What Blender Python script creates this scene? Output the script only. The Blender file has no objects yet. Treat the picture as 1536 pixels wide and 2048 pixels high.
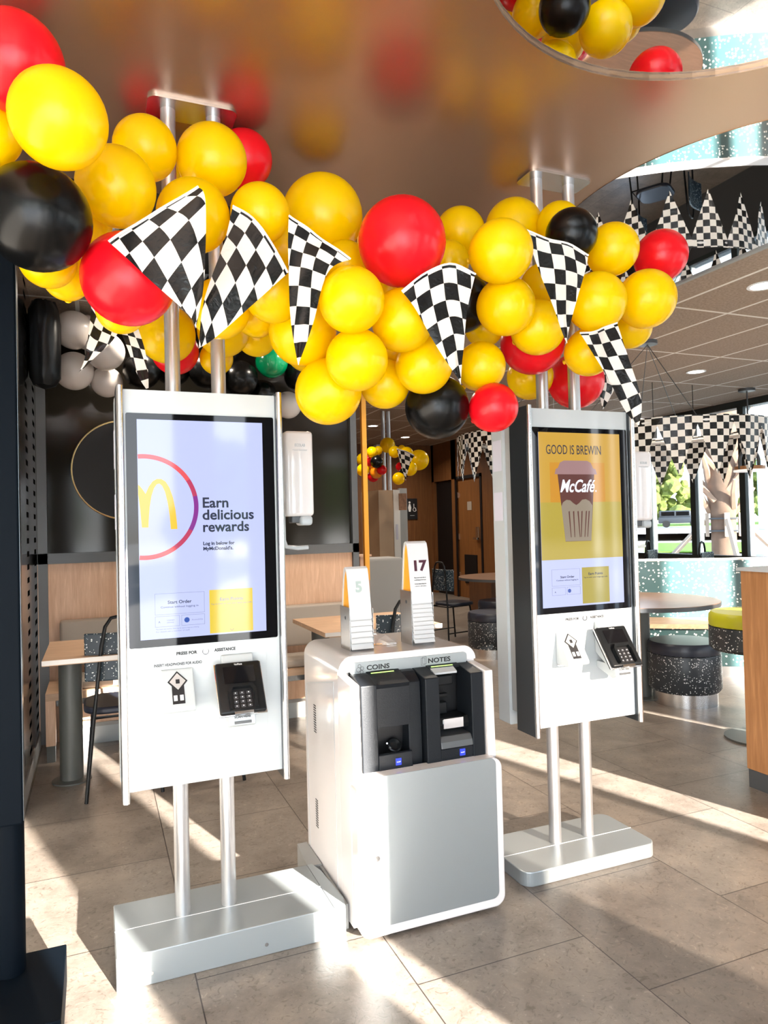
import bpy, bmesh, math, random
from mathutils import Vector, Matrix
from mathutils.geometry import tessellate_polygon
random.seed(7)
COL = bpy.context.scene.collection
PI = math.pi
sc = bpy.context.scene

# ------------------------------------------------------------------ materials
def nt(m):
    m.use_nodes = True
    return m.node_tree, m.node_tree.nodes['Principled BSDF']
def mat(name, c, rough=.5, metal=0., em=None, es=0., coat=0., spec=.5, trans=0., noise=0., nscale=30., bump=0., ior=1.45, sheen=0.):
    m = bpy.data.materials.new(name); t, b = nt(m)
    b.inputs['Base Color'].default_value = (*c, 1)
    b.inputs['Roughness'].default_value = rough
    b.inputs['Metallic'].default_value = metal
    b.inputs['Specular IOR Level'].default_value = spec
    b.inputs['Coat Weight'].default_value = coat
    b.inputs['Coat Roughness'].default_value = .05
    b.inputs['Transmission Weight'].default_value = trans
    b.inputs['IOR'].default_value = ior
    if em:
        b.inputs['Emission Color'].default_value = (*em, 1); b.inputs['Emission Strength'].default_value = es
    if noise or bump:
        tc = t.nodes.new('ShaderNodeTexCoord'); n = t.nodes.new('ShaderNodeTexNoise')
        n.inputs['Scale'].default_value = nscale; n.inputs['Detail'].default_value = 4
        t.links.new(tc.outputs['Object'], n.inputs['Vector'])
        if noise:
            r = t.nodes.new('ShaderNodeMapRange'); r.inputs[3].default_value = 1-noise; r.inputs[4].default_value = 1+noise
            t.links.new(n.outputs[0], r.inputs[0])
            mx = t.nodes.new('ShaderNodeVectorMath'); mx.operation = 'SCALE'; mx.inputs[0].default_value = c
            t.links.new(r.outputs[0], mx.inputs['Scale']); t.links.new(mx.outputs[0], b.inputs['Base Color'])
        if bump:
            bp = t.nodes.new('ShaderNodeBump'); bp.inputs['Strength'].default_value = bump; bp.inputs['Distance'].default_value = .002
            t.links.new(n.outputs[0], bp.inputs['Height']); t.links.new(bp.outputs[0], b.inputs['Normal'])
    return m
def ramp(t, stops, fac):
    r = t.nodes.new('ShaderNodeValToRGB'); e = r.color_ramp.elements
    while len(e) < len(stops): e.new(.5)
    for i, (p, c) in enumerate(stops):
        e[i].position = p; e[i].color = (*c, 1)
    t.links.new(fac, r.inputs[0]); return r
def texco(t, scale=(1,1,1), rot=(0,0,0), loc=(0,0,0), out='Object'):
    tc = t.nodes.new('ShaderNodeTexCoord'); mp = t.nodes.new('ShaderNodeMapping')
    mp.inputs['Scale'].default_value = scale; mp.inputs['Rotation'].default_value = rot; mp.inputs['Location'].default_value = loc
    t.links.new(tc.outputs[out], mp.inputs['Vector']); return mp.outputs[0]
def wood(name, a, b_, scale=(14,14,1.2), rough=.42, rot=(0,0,0)):
    m = bpy.data.materials.new(name); t, b = nt(m)
    v = texco(t, scale, rot)
    n = t.nodes.new('ShaderNodeTexNoise'); n.inputs['Scale'].default_value = 3; n.inputs['Detail'].default_value = 6; n.inputs['Distortion'].default_value = .6
    t.links.new(v, n.inputs['Vector'])
    w = t.nodes.new('ShaderNodeTexNoise'); w.inputs['Scale'].default_value = 14; w.inputs['Detail'].default_value = 3
    t.links.new(v, w.inputs['Vector'])
    ad = t.nodes.new('ShaderNodeMath'); ad.operation = 'MULTIPLY_ADD'; ad.inputs[1].default_value = .35
    t.links.new(w.outputs[0], ad.inputs[0]); t.links.new(n.outputs[0], ad.inputs[2])
    r = ramp(t, [(.45, a), (.58, tuple((x+y)/2 for x, y in zip(a, b_))), (.85, b_)], ad.outputs[0])
    t.links.new(r.outputs[0], b.inputs['Base Color']); b.inputs['Roughness'].default_value = rough
    return m
def speckle(name, base, dot, scale=60., size=.28, rough=.4):
    m = bpy.data.materials.new(name); t, b = nt(m)
    v = texco(t)
    ds = t.nodes.new('ShaderNodeTexNoise'); ds.inputs['Scale'].default_value = 90
    t.links.new(v, ds.inputs['Vector'])
    mx = t.nodes.new('ShaderNodeMix'); mx.data_type = 'VECTOR'; mx.inputs[0].default_value = .012
    t.links.new(v, mx.inputs[4]); t.links.new(ds.outputs['Color'], mx.inputs[5])
    vo = t.nodes.new('ShaderNodeTexVoronoi'); vo.inputs['Scale'].default_value = scale; vo.inputs['Randomness'].default_value = 1
    t.links.new(mx.outputs[1], vo.inputs['Vector'])
    lt = t.nodes.new('ShaderNodeMath'); lt.operation = 'LESS_THAN'; lt.inputs[1].default_value = size
    t.links.new(vo.outputs['Distance'], lt.inputs[0])
    sp = t.nodes.new('ShaderNodeSeparateColor'); t.links.new(vo.outputs['Color'], sp.inputs[0])
    g2 = t.nodes.new('ShaderNodeMath'); g2.operation = 'GREATER_THAN'; g2.inputs[1].default_value = .45
    t.links.new(sp.outputs[0], g2.inputs[0])
    ml = t.nodes.new('ShaderNodeMath'); ml.operation = 'MULTIPLY'
    t.links.new(lt.outputs[0], ml.inputs[0]); t.links.new(g2.outputs[0], ml.inputs[1])
    mc = t.nodes.new('ShaderNodeMix'); mc.data_type = 'RGBA'
    mc.inputs[6].default_value = (*base, 1); mc.inputs[7].default_value = (*dot, 1)
    t.links.new(ml.outputs[0], mc.inputs[0]); t.links.new(mc.outputs[2], b.inputs['Base Color'])
    b.inputs['Roughness'].default_value = rough
    return m
def checker(name, a, b_, transl=0.25):
    m = bpy.data.materials.new(name); t, b = nt(m)
    tc = t.nodes.new('ShaderNodeTexCoord')
    ch = t.nodes.new('ShaderNodeTexChecker'); ch.inputs['Scale'].default_value = 1
    ch.inputs[1].default_value = (*a, 1); ch.inputs[2].default_value = (*b_, 1)
    t.links.new(tc.outputs['UV'], ch.inputs['Vector']); t.links.new(ch.outputs[0], b.inputs['Base Color'])
    b.inputs['Roughness'].default_value = .24; b.inputs['Specular IOR Level'].default_value = .4
    n = t.nodes.new('ShaderNodeTexNoise'); n.inputs['Scale'].default_value = 35; n.inputs['Detail'].default_value = 2; n.inputs['Distortion'].default_value = 1.5
    t.links.new(tc.outputs['Object'], n.inputs['Vector'])
    bp = t.nodes.new('ShaderNodeBump'); bp.inputs['Strength'].default_value = .45; bp.inputs['Distance'].default_value = .004
    t.links.new(n.outputs[0], bp.inputs['Height']); t.links.new(bp.outputs[0], b.inputs['Normal'])
    tr = t.nodes.new('ShaderNodeBsdfTranslucent'); t.links.new(ch.outputs[0], tr.inputs[0])
    ms = t.nodes.new('ShaderNodeMixShader'); ms.inputs[0].default_value = transl
    out = t.nodes['Material Output']
    t.links.new(b.outputs[0], ms.inputs[1]); t.links.new(tr.outputs[0], ms.inputs[2]); t.links.new(ms.outputs[0], out.inputs[0])
    return m
def glow(name, c, s):          # lit display surface behind glass
    return mat(name, (.02,.02,.02), .06, em=c, es=s*.72, spec=.38)

M = {}
M['white'] = mat('white_paint', (.45,.485,.50), .28, coat=.2)
M['whitegloss'] = mat('white_gloss_plastic', (.74,.71,.70), .12, coat=.5)
M['offwhite'] = mat('off_white', (.72,.70,.66), .4)
M['silver'] = mat('silver_paint', (.33,.36,.37), .34, metal=.5, noise=.03, nscale=400)
M['basesilver'] = mat('silver_base_paint', (.33,.365,.38), .32, metal=.4)
M['alu'] = mat('brushed_aluminium', (.62,.62,.62), .27, metal=1.)
M['chrome'] = mat('chrome', (.75,.75,.75), .1, metal=1.)
M['pole'] = mat('satin_pole', (.60,.60,.61), .3, metal=.85)
M['darksteel'] = mat('dark_steel', (.07,.08,.09), .28, metal=.8)
M['darkgrey'] = mat('dark_grey_metal', (.09,.095,.1), .4, metal=.3)
M['key'] = mat('dark_keys', (.05,.05,.055), .35)
M['charcoal'] = mat('charcoal_column', (.07,.075,.07), .45)
M['black'] = mat('black_plastic', (.007,.008,.009), .32, spec=.3)
M['blackpanel'] = mat('blue_black_panel', (.002,.004,.007), .5, spec=.05)
M['blackglass'] = mat('black_glass', (.004,.004,.005), .03, spec=.3)
M['partglass'] = mat('dark_smoked_glass', (.014,.012,.009), .10, spec=.3)
M['blackunit'] = mat('black_textured_unit', (.006,.008,.011), .42, spec=.28, bump=.2, nscale=300)
M['deep'] = mat('deep_black', (.003,.003,.004), .5)
M['grey'] = mat('mid_grey', (.30,.30,.29), .45)
M['taupe'] = mat('taupe_vinyl', (.36,.31,.26), .4)
M['orange'] = mat('orange_plastic', (.95,.42,.03), .35)
M['amber'] = mat('amber_edge', (.85,.40,.04), .45)
M['blue'] = mat('blue_badge', (.03,.06,.75), .3)
M['print'] = mat('black_print', (.012,.012,.014), .5)
M['greyprint'] = mat('grey_print', (.45,.47,.48), .5)
M['whiteprint'] = mat('white_print', (.85,.85,.85), .5)
M['maroon'] = mat('maroon_print', (.05,.006,.02), .5)
M['paper'] = mat('paper_white', (.60,.61,.62), .4)
M['lavlabel'] = mat('lavender_label', (.55,.54,.62), .5)
M['greenled'] = mat('green_strip', (.2,.3,.05), .4, em=(.55,.9,.25), es=.9)
def latex(name, c, tr, rough=.24, mix=.3):
    m = mat(name, c, rough, spec=.45); t = m.node_tree; b = t.nodes['Principled BSDF']
    if mix:
        l = t.nodes.new('ShaderNodeBsdfTranslucent'); l.inputs[0].default_value = (*tr, 1)
        ms = t.nodes.new('ShaderNodeMixShader'); ms.inputs[0].default_value = mix
        t.links.new(b.outputs[0], ms.inputs[1]); t.links.new(l.outputs[0], ms.inputs[2]); t.links.new(ms.outputs[0], t.nodes['Material Output'].inputs[0])
    return m
M['y'] = latex('yellow_latex', (1.0,.70,.0), (1.0,.74,.0), mix=.35)
M['r'] = latex('red_latex', (.88,.006,.016), (.9,.01,.01), .26, .2)
M['k'] = mat('black_latex', (.003,.003,.003), .25, spec=.3)
M['o'] = mat('orange_latex', (.95,.30,.01), .2, coat=.2)
M['w'] = mat('white_latex', (.62,.57,.53), .25, coat=.2)
M['g'] = mat('green_latex', (.0,.22,.08), .18, coat=.3)
M['lime'] = mat('lime_vinyl', (.47,.47,.015), .35)
M['navy'] = mat('navy_vinyl', (.018,.022,.035), .35)
M['check'] = checker('checkered_plastic', (.008,.008,.008), (.80,.76,.70), .18)
M['hem'] = mat('white_hem', (.75,.74,.72), .3)
M['oak'] = wood('light_oak', (.80,.55,.38), (.62,.38,.24))
M['oakh'] = wood('light_oak_along', (.60,.40,.26), (.44,.28,.17), (1.2,14,14))
M['oakr'] = wood('warm_oak', (.50,.245,.10), (.34,.15,.055), (16,16,1.0))
M['walnut'] = wood('brown_veneer', (.21,.085,.025), (.135,.05,.013), (10,10,.6), .5)
M['walnut2'] = wood('brown_door_veneer', (.25,.10,.028), (.17,.065,.017), (10,10,.6), .45)
M['spk'] = speckle('speckled_navy_shell', (.018,.024,.030), (.85,.87,.85), 75, .27)
M['spkchair'] = speckle('speckled_blue_shell', (.012,.028,.042), (.85,.9,.88), 85, .27)
M['terr'] = speckle('speckled_teal_terrazzo', (.035,.078,.083), (.80,.84,.82), 42, .34, .28)
M['disp'] = glow('display_lavender', (.56,.62,1.0), .78)
M['dispy'] = glow('display_yellow', (.82,.60,.03), .8)
M['dispyd'] = glow('display_mustard', (.62,.48,.06), .62)
M['dispo'] = glow('display_amber', (.80,.46,.05), .62)
M['dispw'] = glow('display_white', (.9,.9,1.0), .9)
M['dispink'] = glow('display_ink', (.015,.03,.09), .5)
M['dispgrey'] = glow('display_grey', (.30,.33,.5), .6)
M['dispblue'] = glow('display_blue', (.01,.1,.55), .6)
M['dispgold'] = glow('display_gold', (.95,.55,.02), .85)
M['dispcup'] = glow('display_cup_brown', (.16,.045,.035), .6)
M['displid'] = glow('display_cup_lid', (.42,.24,.24), .7)
M['disppeach'] = glow('display_peach', (.95,.35,.12), .7)
M['lamp'] = mat('lamp_glow', (.9,.9,.9), .5, em=(1,.93,.8), es=9)
M['shade'] = mat('white_shade', (.85,.83,.8), .4, em=(1,.95,.88), es=.35)
M['gold'] = mat('gold_ring', (.75,.58,.28), .3, metal=.8)
M['asph'] = mat('asphalt', (.42,.43,.44), .8, noise=.1, nscale=2)
M['conc'] = mat('concrete', (.62,.60,.56), .8, noise=.08, nscale=3)
M['grass'] = mat('grass', (.20,.34,.05), .9, noise=.35, nscale=6)
M['leaf'] = mat('foliage', (.12,.20,.05), .8, noise=.8, nscale=1.6, bump=1)
M['leaf2'] = mat('foliage_yellow', (.22,.26,.07), .8, noise=.8, nscale=1.6, bump=1)
M['bark'] = mat('palm_bark', (.22,.14,.10), .9, noise=.4, nscale=9, bump=.5)
M['boot'] = mat('palm_boots', (.42,.27,.19), .8, noise=.35, nscale=5)
M['lumber'] = mat('lumber', (.55,.42,.33), .8)
M['carpaint'] = mat('car_dark', (.05,.055,.065), .25, coat=.5)
M['tyre'] = mat('tyre', (.02,.02,.02), .8)
M['skyblue'] = mat('pale_blue_pole', (.62,.75,.88), .5)
M['frame'] = mat('window_frame_dark', (.035,.045,.045), .4, metal=.3)
M['mullion'] = mat('window_mullion_grey', (.28,.29,.29), .4, metal=.3)

def glassmat():
    m = bpy.data.materials.new('window_glass'); t, b = nt(m)
    tr = t.nodes.new('ShaderNodeBsdfTransparent'); tr.inputs[0].default_value = (.52,.54,.54,1); gl = t.nodes.new('ShaderNodeBsdfGlossy'); gl.inputs['Roughness'].default_value = .02
    fr = t.nodes.new('ShaderNodeFresnel'); fr.inputs[0].default_value = 1.35
    ms = t.nodes.new('ShaderNodeMixShader')
    t.links.new(fr.outputs[0], ms.inputs[0]); t.links.new(tr.outputs[0], ms.inputs[1]); t.links.new(gl.outputs[0], ms.inputs[2])
    t.links.new(ms.outputs[0], t.nodes['Material Output'].inputs[0]); return m
M['glass'] = glassmat()
def tintmat():  # see-through sheet added only to weaken the sun
    m = bpy.data.materials.new('tinted_film_glass'); t, b = nt(m)
    tr = t.nodes.new('ShaderNodeBsdfTransparent'); tr.inputs[0].default_value = (.42,.40,.38,1)
    t.links.new(tr.outputs[0], t.nodes['Material Output'].inputs[0]); return m
M['tint'] = tintmat()
def clearfilm():
    m = bpy.data.materials.new('clear_wrapper'); t, b = nt(m)
    b.inputs['Roughness'].default_value = .1; b.inputs['Alpha'].default_value = .35; b.inputs['Base Color'].default_value = (.9,.85,.85,1)
    return m
M['film'] = clearfilm()

def floormat():
    m = bpy.data.materials.new('stone_floor_tiles'); t, b = nt(m)
    tc = t.nodes.new('ShaderNodeTexCoord')
    sx = t.nodes.new('ShaderNodeSeparateXYZ'); t.links.new(tc.outputs['Object'], sx.inputs[0])
    ax = t.nodes.new('ShaderNodeMath'); ax.operation = 'SUBTRACT'; ax.inputs[1].default_value = 2.005 - 6.1   # along y
    ay = t.nodes.new('ShaderNodeMath'); ay.operation = 'SUBTRACT'; ay.inputs[1].default_value = 1.505 - .6175*10
    t.links.new(sx.outputs[1], ax.inputs[0]); t.links.new(sx.outputs[0], ay.inputs[0])
    cb = t.nodes.new('ShaderNodeCombineXYZ'); t.links.new(ax.outputs[0], cb.inputs[0]); t.links.new(ay.outputs[0], cb.inputs[1])
    br = t.nodes.new('ShaderNodeTexBrick'); br.offset = .5; br.offset_frequency = 2
    br.inputs['Scale'].default_value = 1; br.inputs['Brick Width'].default_value = .61; br.inputs['Row Height'].default_value = .6175
    br.inputs['Mortar Size'].default_value = .0022; br.inputs['Mortar Smooth'].default_value = .1; br.inputs['Bias'].default_value = 0
    br.inputs[1].default_value = (.178,.150,.126,1); br.inputs[2].default_value = (.218,.187,.160,1); br.inputs[3].default_value = (.045,.035,.03,1)
    t.links.new(cb.outputs[0], br.inputs['Vector'])
    n = t.nodes.new('ShaderNodeTexNoise'); n.inputs['Scale'].default_value = 5; n.inputs['Detail'].default_value = 9; n.inputs['Roughness'].default_value = .72
    t.links.new(tc.outputs['Object'], n.inputs['Vector'])
    r = ramp(t, [(.3, (.66,.64,.62)), (.5, (1,1,1)), (.70, (1.34,1.31,1.26))], n.outputs[0])
    m1 = t.nodes.new('ShaderNodeMix'); m1.data_type = 'RGBA'; m1.blend_type = 'MULTIPLY'; m1.inputs[0].default_value = 1
    t.links.new(br.outputs[0], m1.inputs[6]); t.links.new(r.outputs[0], m1.inputs[7])
    # pale flecks and dark pits
    v2 = t.nodes.new('ShaderNodeTexNoise'); v2.inputs['Scale'].default_value = 28; v2.inputs['Detail'].default_value = 5; v2.inputs['Distortion'].default_value = 2.5
    t.links.new(tc.outputs['Object'], v2.inputs['Vector'])
    r2 = ramp(t, [(.34, (.50,.46,.42)), (.42, (1,1,1)), (.62, (1,1,1)), (.70, (1.6,1.6,1.55))], v2.outputs[0])
    m2 = t.nodes.new('ShaderNodeMix'); m2.data_type = 'RGBA'; m2.blend_type = 'MULTIPLY'; m2.inputs[0].default_value = .6
    t.links.new(m1.outputs[2], m2.inputs[6]); t.links.new(r2.outputs[0], m2.inputs[7])
    t.links.new(m2.outputs[2], b.inputs['Base Color'])
    rr = t.nodes.new('ShaderNodeMapRange'); rr.inputs[3].default_value = .26; rr.inputs[4].default_value = .46
    t.links.new(n.outputs[0], rr.inputs[0]); t.links.new(rr.outputs[0], b.inputs['Roughness'])
    bp = t.nodes.new('ShaderNodeBump'); bp.inputs['Strength'].default_value = .25; bp.inputs['Distance'].default_value = .002
    t.links.new(v2.outputs[0], bp.inputs['Height']); t.links.new(bp.outputs[0], b.inputs['Normal'])
    return m
M['floor'] = floormat()
def ceilmat():
    m = bpy.data.materials.new('acoustic_ceiling_tiles'); t, b = nt(m)
    v = texco(t, loc=(-3.73+.547*20, -3.795+1.068*20, 0))
    sx = t.nodes.new('ShaderNodeSeparateXYZ'); t.links.new(v, sx.inputs[0])
    def line(o, per):
        d = t.nodes.new('ShaderNodeMath'); d.operation = 'DIVIDE'; d.inputs[1].default_value = per; t.links.new(o, d.inputs[0])
        f = t.nodes.new('ShaderNodeMath'); f.operation = 'FRACT'; t.links.new(d.outputs[0], f.inputs[0])
        l = t.nodes.new('ShaderNodeMath'); l.operation = 'LESS_THAN'; l.inputs[1].default_value = .026/per; t.links.new(f.outputs[0], l.inputs[0]); return l
    a = line(sx.outputs[0], .547); c = line(sx.outputs[1], 1.068)
    mxx = t.nodes.new('ShaderNodeMath'); mxx.operation = 'MAXIMUM'; t.links.new(a.outputs[0], mxx.inputs[0]); t.links.new(c.outputs[0], mxx.inputs[1])
    n = t.nodes.new('ShaderNodeTexNoise'); n.inputs['Scale'].default_value = 60; n.inputs['Detail'].default_value = 5
    vv = texco(t, (1,1,1)); t.links.new(vv, n.inputs['Vector'])
    r = ramp(t, [(.3, (.27,.195,.14)), (.7, (.42,.315,.235))], n.outputs[0])
    mc = t.nodes.new('ShaderNodeMix'); mc.data_type = 'RGBA'; mc.inputs[7].default_value = (.80,.75,.68,1)
    t.links.new(mxx.outputs[0], mc.inputs[0]); t.links.new(r.outputs[0], mc.inputs[6])
    t.links.new(mc.outputs[2], b.inputs['Base Color']); b.inputs['Roughness'].default_value = .85
    return m
M['ceil'] = ceilmat()
def satin():
    m = bpy.data.materials.new('satin_bronze_ceiling'); t, b = nt(m)
    b.inputs['Base Color'].default_value = (.50,.355,.265,1); b.inputs['Metallic'].default_value = .92
    b.inputs['Roughness'].default_value = .31
    v = texco(t, (1,1,1))
    br = t.nodes.new('ShaderNodeTexWave'); br.inputs['Scale'].default_value = 90; br.inputs['Distortion'].default_value = .2
    t.links.new(v, br.inputs['Vector'])
    bp = t.nodes.new('ShaderNodeBump'); bp.inputs['Strength'].default_value = .03; bp.inputs['Distance'].default_value = .001
    t.links.new(br.outputs['Fac'], bp.inputs['Height']); t.links.new(bp.outputs[0], b.inputs['Normal'])
    return m
M['satin'] = satin()
M['bronze'] = mat('bronze_edge', (.32,.2,.12), .35, metal=.8)
M['mirror'] = mat('mirror_ceiling', (.86,.88,.90), .012, metal=1.)
def perf():
    m = bpy.data.materials.new('perforated_steel'); t, b = nt(m)
    b.inputs['Metallic'].default_value = 1; b.inputs['Roughness'].default_value = .12
    tc = t.nodes.new('ShaderNodeTexCoord'); sx = t.nodes.new('ShaderNodeSeparateXYZ'); t.links.new(tc.outputs['Object'], sx.inputs[0])
    def M1(op, a, bb=None, val=None):
        n = t.nodes.new('ShaderNodeMath'); n.operation = op
        t.links.new(a, n.inputs[0])
        if bb is not None: t.links.new(bb, n.inputs[1])
        if val is not None: n.inputs[1].default_value = val
        return n.outputs[0]
    fz = M1('FRACT', M1('DIVIDE', sx.outputs[2], val=.075)); lz = M1('LESS_THAN', fz, val=.42)
    sk = M1('MULTIPLY', sx.outputs[2], val=0.0)
    y = sx.outputs[1]
    c1 = M1('LESS_THAN', M1('ABSOLUTE', M1('SUBTRACT', y, val=.16)), val=.07)
    c2 = M1('LESS_THAN', M1('ABSOLUTE', M1('SUBTRACT', y, val=.68)), val=.08)
    c = M1('MULTIPLY', M1('MAXIMUM', c1, c2), lz)
    mc = t.nodes.new('ShaderNodeMix'); mc.data_type = 'RGBA'; mc.inputs[6].default_value = (.30,.30,.31,1); mc.inputs[7].default_value = (.002,.002,.002,1)
    t.links.new(c, mc.inputs[0]); t.links.new(mc.outputs[2], b.inputs['Base Color'])
    inv = M1('SUBTRACT', c, val=1.0); inv = M1('ABSOLUTE', inv); t.links.new(inv, b.inputs['Metallic'])
    t.links.new(M1('MULTIPLY', inv, val=.5), b.inputs['Specular IOR Level']); t.links.new(M1('ADD', M1('MULTIPLY', c, val=.85), val=.12), b.inputs['Roughness'])
    return m
M['perf'] = perf()
def dots():
    m = bpy.data.materials.new('peach_dot_panel'); t, b = nt(m)
    tc = t.nodes.new('ShaderNodeTexCoord'); sx = t.nodes.new('ShaderNodeSeparateXYZ'); t.links.new(tc.outputs['Object'], sx.inputs[0])
    def M1(op, a, bb=None, val=None):
        n = t.nodes.new('ShaderNodeMath'); n.operation = op
        t.links.new(a, n.inputs[0])
        if bb is not None: t.links.new(bb, n.inputs[1])
        if val is not None: n.inputs[1].default_value = val
        return n.outputs[0]
    def cell(o): return M1('SUBTRACT', M1('FRACT', M1('DIVIDE', o, val=.066)), val=.5)
    a = cell(sx.outputs[0]); c = cell(sx.outputs[2])
    d = M1('ADD', M1('MULTIPLY', a, a), M1('MULTIPLY', c, c)); l = M1('LESS_THAN', d, val=.12)
    mc = t.nodes.new('ShaderNodeMix'); mc.data_type = 'RGBA'; mc.inputs[6].default_value = (.50,.30,.19,1); mc.inputs[7].default_value = (.80,.55,.38,1)
    t.links.new(l, mc.inputs[0]); t.links.new(mc.outputs[2], b.inputs['Base Color']); return m
M['dots'] = dots()
M['beige'] = mat('beige_casing', (.42,.29,.18), .5)
M['menu'] = mat('menu_print', (.28,.14,.07), .5, noise=.9, nscale=20)

# ------------------------------------------------------------------ mesh builder
class MB:
    def __init__(s): s.bm = bmesh.new()
    def poly(s, pts):
        vs = [s.bm.verts.new(p) for p in pts]; s.bm.faces.new(vs); return s
    def box(s, x0, x1, y0, y1, z0, z1, bev=0., seg=3):
        r = bmesh.ops.create_cube(s.bm, size=1.)
        for v in r['verts']:
            v.co = Vector(((x0+x1)/2+v.co.x*(x1-x0), (y0+y1)/2+v.co.y*(y1-y0), (z0+z1)/2+v.co.z*(z1-z0)))
        if bev:
            es = list({e for v in r['verts'] for e in v.link_edges})
            bmesh.ops.bevel(s.bm, geom=es, offset=bev, segments=seg, profile=.5, affect='EDGES')
        return s
    def prism(s, pts, axis, a, b, hole=None):
        # pts: 2-D outline; axis: the extrusion axis (0 x, 1 y, 2 z)
        def P(p, h):
            return (h, p[0], p[1]) if axis == 0 else (p[0], h, p[1]) if axis == 1 else (p[0], p[1], h)
        loops = [pts] + ([hole] if hole else [])
        if not hole:
            A = [s.bm.verts.new(P(p, a)) for p in pts]; B = [s.bm.verts.new(P(p, b)) for p in pts]
            s.bm.faces.new(A); s.bm.faces.new(B[::-1])
            for i in range(len(pts)):
                j = (i+1) % len(pts); s.bm.faces.new((A[i], B[i], B[j], A[j]))
        else:
            tri = tessellate_polygon([[Vector((p[0], p[1], 0)) for p in l] for l in loops])
            flat = [p for l in loops for p in l]
            A = [s.bm.verts.new(P(p, a)) for p in flat]; B = [s.bm.verts.new(P(p, b)) for p in flat]
            for f in tri:
                try:
                    s.bm.faces.new([A[i] for i in f]); s.bm.faces.new([B[i] for i in reversed(f)])
                except ValueError: pass
            o = 0
            for l in loops:
                n = len(l)
                for i in range(n):
                    j = (i+1) % n; s.bm.faces.new((A[o+i], B[o+i], B[o+j], A[o+j]))
                o += n
        return s
    def ring(s, c, ax1, ax2, r, n, t=0):
        return [s.bm.verts.new(c + ax1*(r*math.cos(2*PI*i/n+t)) + ax2*(r*math.sin(2*PI*i/n+t))) for i in range(n)]
    def tube(s, path, r, n=12, cap=True, closed=False):
        P = [Vector(p) for p in path]; R = r if isinstance(r, (list, tuple)) else [r]*len(P)
        rings = []; up = None
        for i, p in enumerate(P):
            if closed: d = P[(i+1) % len(P)] - P[i-1]
            else: d = P[min(i+1, len(P)-1)] - P[max(i-1, 0)]
            d.normalize()
            if up is None: up = d.orthogonal().normalized()
            a = (up - d*up.dot(d))
            a = a.normalized() if a.length > 1e-6 else d.orthogonal().normalized()
            up = a; b = d.cross(a)
            rings.append(s.ring(p, a, b, R[i], n))
        m = len(rings) if closed else len(rings)-1
        for k in range(m):
            A, B = rings[k], rings[(k+1) % len(rings)]
            for i in range(n):
                j = (i+1) % n; s.bm.faces.new((A[i], A[j], B[j], B[i]))
        if cap and not closed:
            s.bm.faces.new(rings[0][::-1]); s.bm.faces.new(rings[-1])
        return s
    def cyl(s, x, y, z0, z1, r, n=32, r2=None):
        return s.tube([(x, y, z0), (x, y, z1)], [r, r2 if r2 else r], n)
    def lathe(s, prof, x=0, y=0, n=40):
        rings = []
        for (r, z) in prof:
            if r < 1e-5: rings.append([s.bm.verts.new((x, y, z))])
            else: rings.append([s.bm.verts.new((x+r*math.cos(2*PI*i/n), y+r*math.sin(2*PI*i/n), z)) for i in range(n)])
        for A, B in zip(rings, rings[1:]):
            for i in range(n):
                j = (i+1) % n
                if len(A) == 1 and len(B) == 1: continue
                if len(A) == 1: s.bm.faces.new((A[0], B[j], B[i]))
                elif len(B) == 1: s.bm.faces.new((A[i], A[j], B[0]))
                else: s.bm.faces.new((A[i], A[j], B[j], B[i]))
        return s
    def xf(s, mx, start=0):
        bmesh.ops.transform(s.bm, matrix=mx, verts=list(s.bm.verts)[start:]); return s
ORG = {}
def obj(name, mb, m, parent=None, smooth=False, label=None, kind=None, bevel=0.):
    bm = mb.bm
    if parent is not None:
        o0 = ORG.get(parent.name, Vector((0,0,0)))
    else: o0 = Vector((0,0,0))
    if parent is None and not name.startswith(('floor','ceiling','wall','window','door_','trim','baseboard')) :
        # a thing that is one mesh: put its origin at its own base centre
        if len(bm.verts):
            xs = [v.co.x for v in bm.verts]; ys = [v.co.y for v in bm.verts]; zs = [v.co.z for v in bm.verts]
            o0 = Vector(((min(xs)+max(xs))/2, (min(ys)+max(ys))/2, min(zs)))
    if o0.length: bmesh.ops.translate(bm, vec=-o0, verts=bm.verts)
    bmesh.ops.recalc_face_normals(bm, faces=bm.faces)
    me = bpy.data.meshes.new(name); bm.to_mesh(me); bm.free()
    me.materials.append(M[m] if isinstance(m, str) else m)
    if smooth:
        me.shade_smooth()
        try: me.set_sharp_from_angle(angle=math.radians(38))
        except Exception: pass
    o = bpy.data.objects.new(name, me); COL.objects.link(o)
    if parent is not None: o.parent = parent
    else: o.location = o0
    ORG[o.name] = o0
    if bevel:
        md = o.modifiers.new('bevel', 'BEVEL'); md.width = bevel; md.segments = 2; md.limit_method = 'ANGLE'
    if label: o['label'] = label
    if kind: o['kind'] = kind
    return o
def tag(o, label, cat, group=None):
    o['label'] = label; o['category'] = cat
    if group: o['group'] = group
    return o
def thing(name, label, cat, loc, group=None):
    o = bpy.data.objects.new(name, None); COL.objects.link(o); o.location = loc; o.empty_display_size = .1
    ORG[o.name] = Vector(loc); return tag(o, label, cat, group)
def struct(name, mb, m, smooth=False):
    o = obj(name, mb, m, None, smooth, kind='structure'); return o
def kids(o): return [c for c in COL.objects if c.parent == o]
def dup(root, loc, rotz=0., label=None, group=None):
    def rec(o, par):
        c = o.copy(); COL.objects.link(c); c.parent = par
        ORG[c.name] = ORG.get(o.name, Vector((0,0,0)))
        for ch in [x for x in list(o.children)]: rec(ch, c)
        return c
    r = rec(root, None); r.location = loc; r.rotation_euler = (0,0,rotz)
    if label: r['label'] = label
    if group: r['group'] = group
    return r
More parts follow.
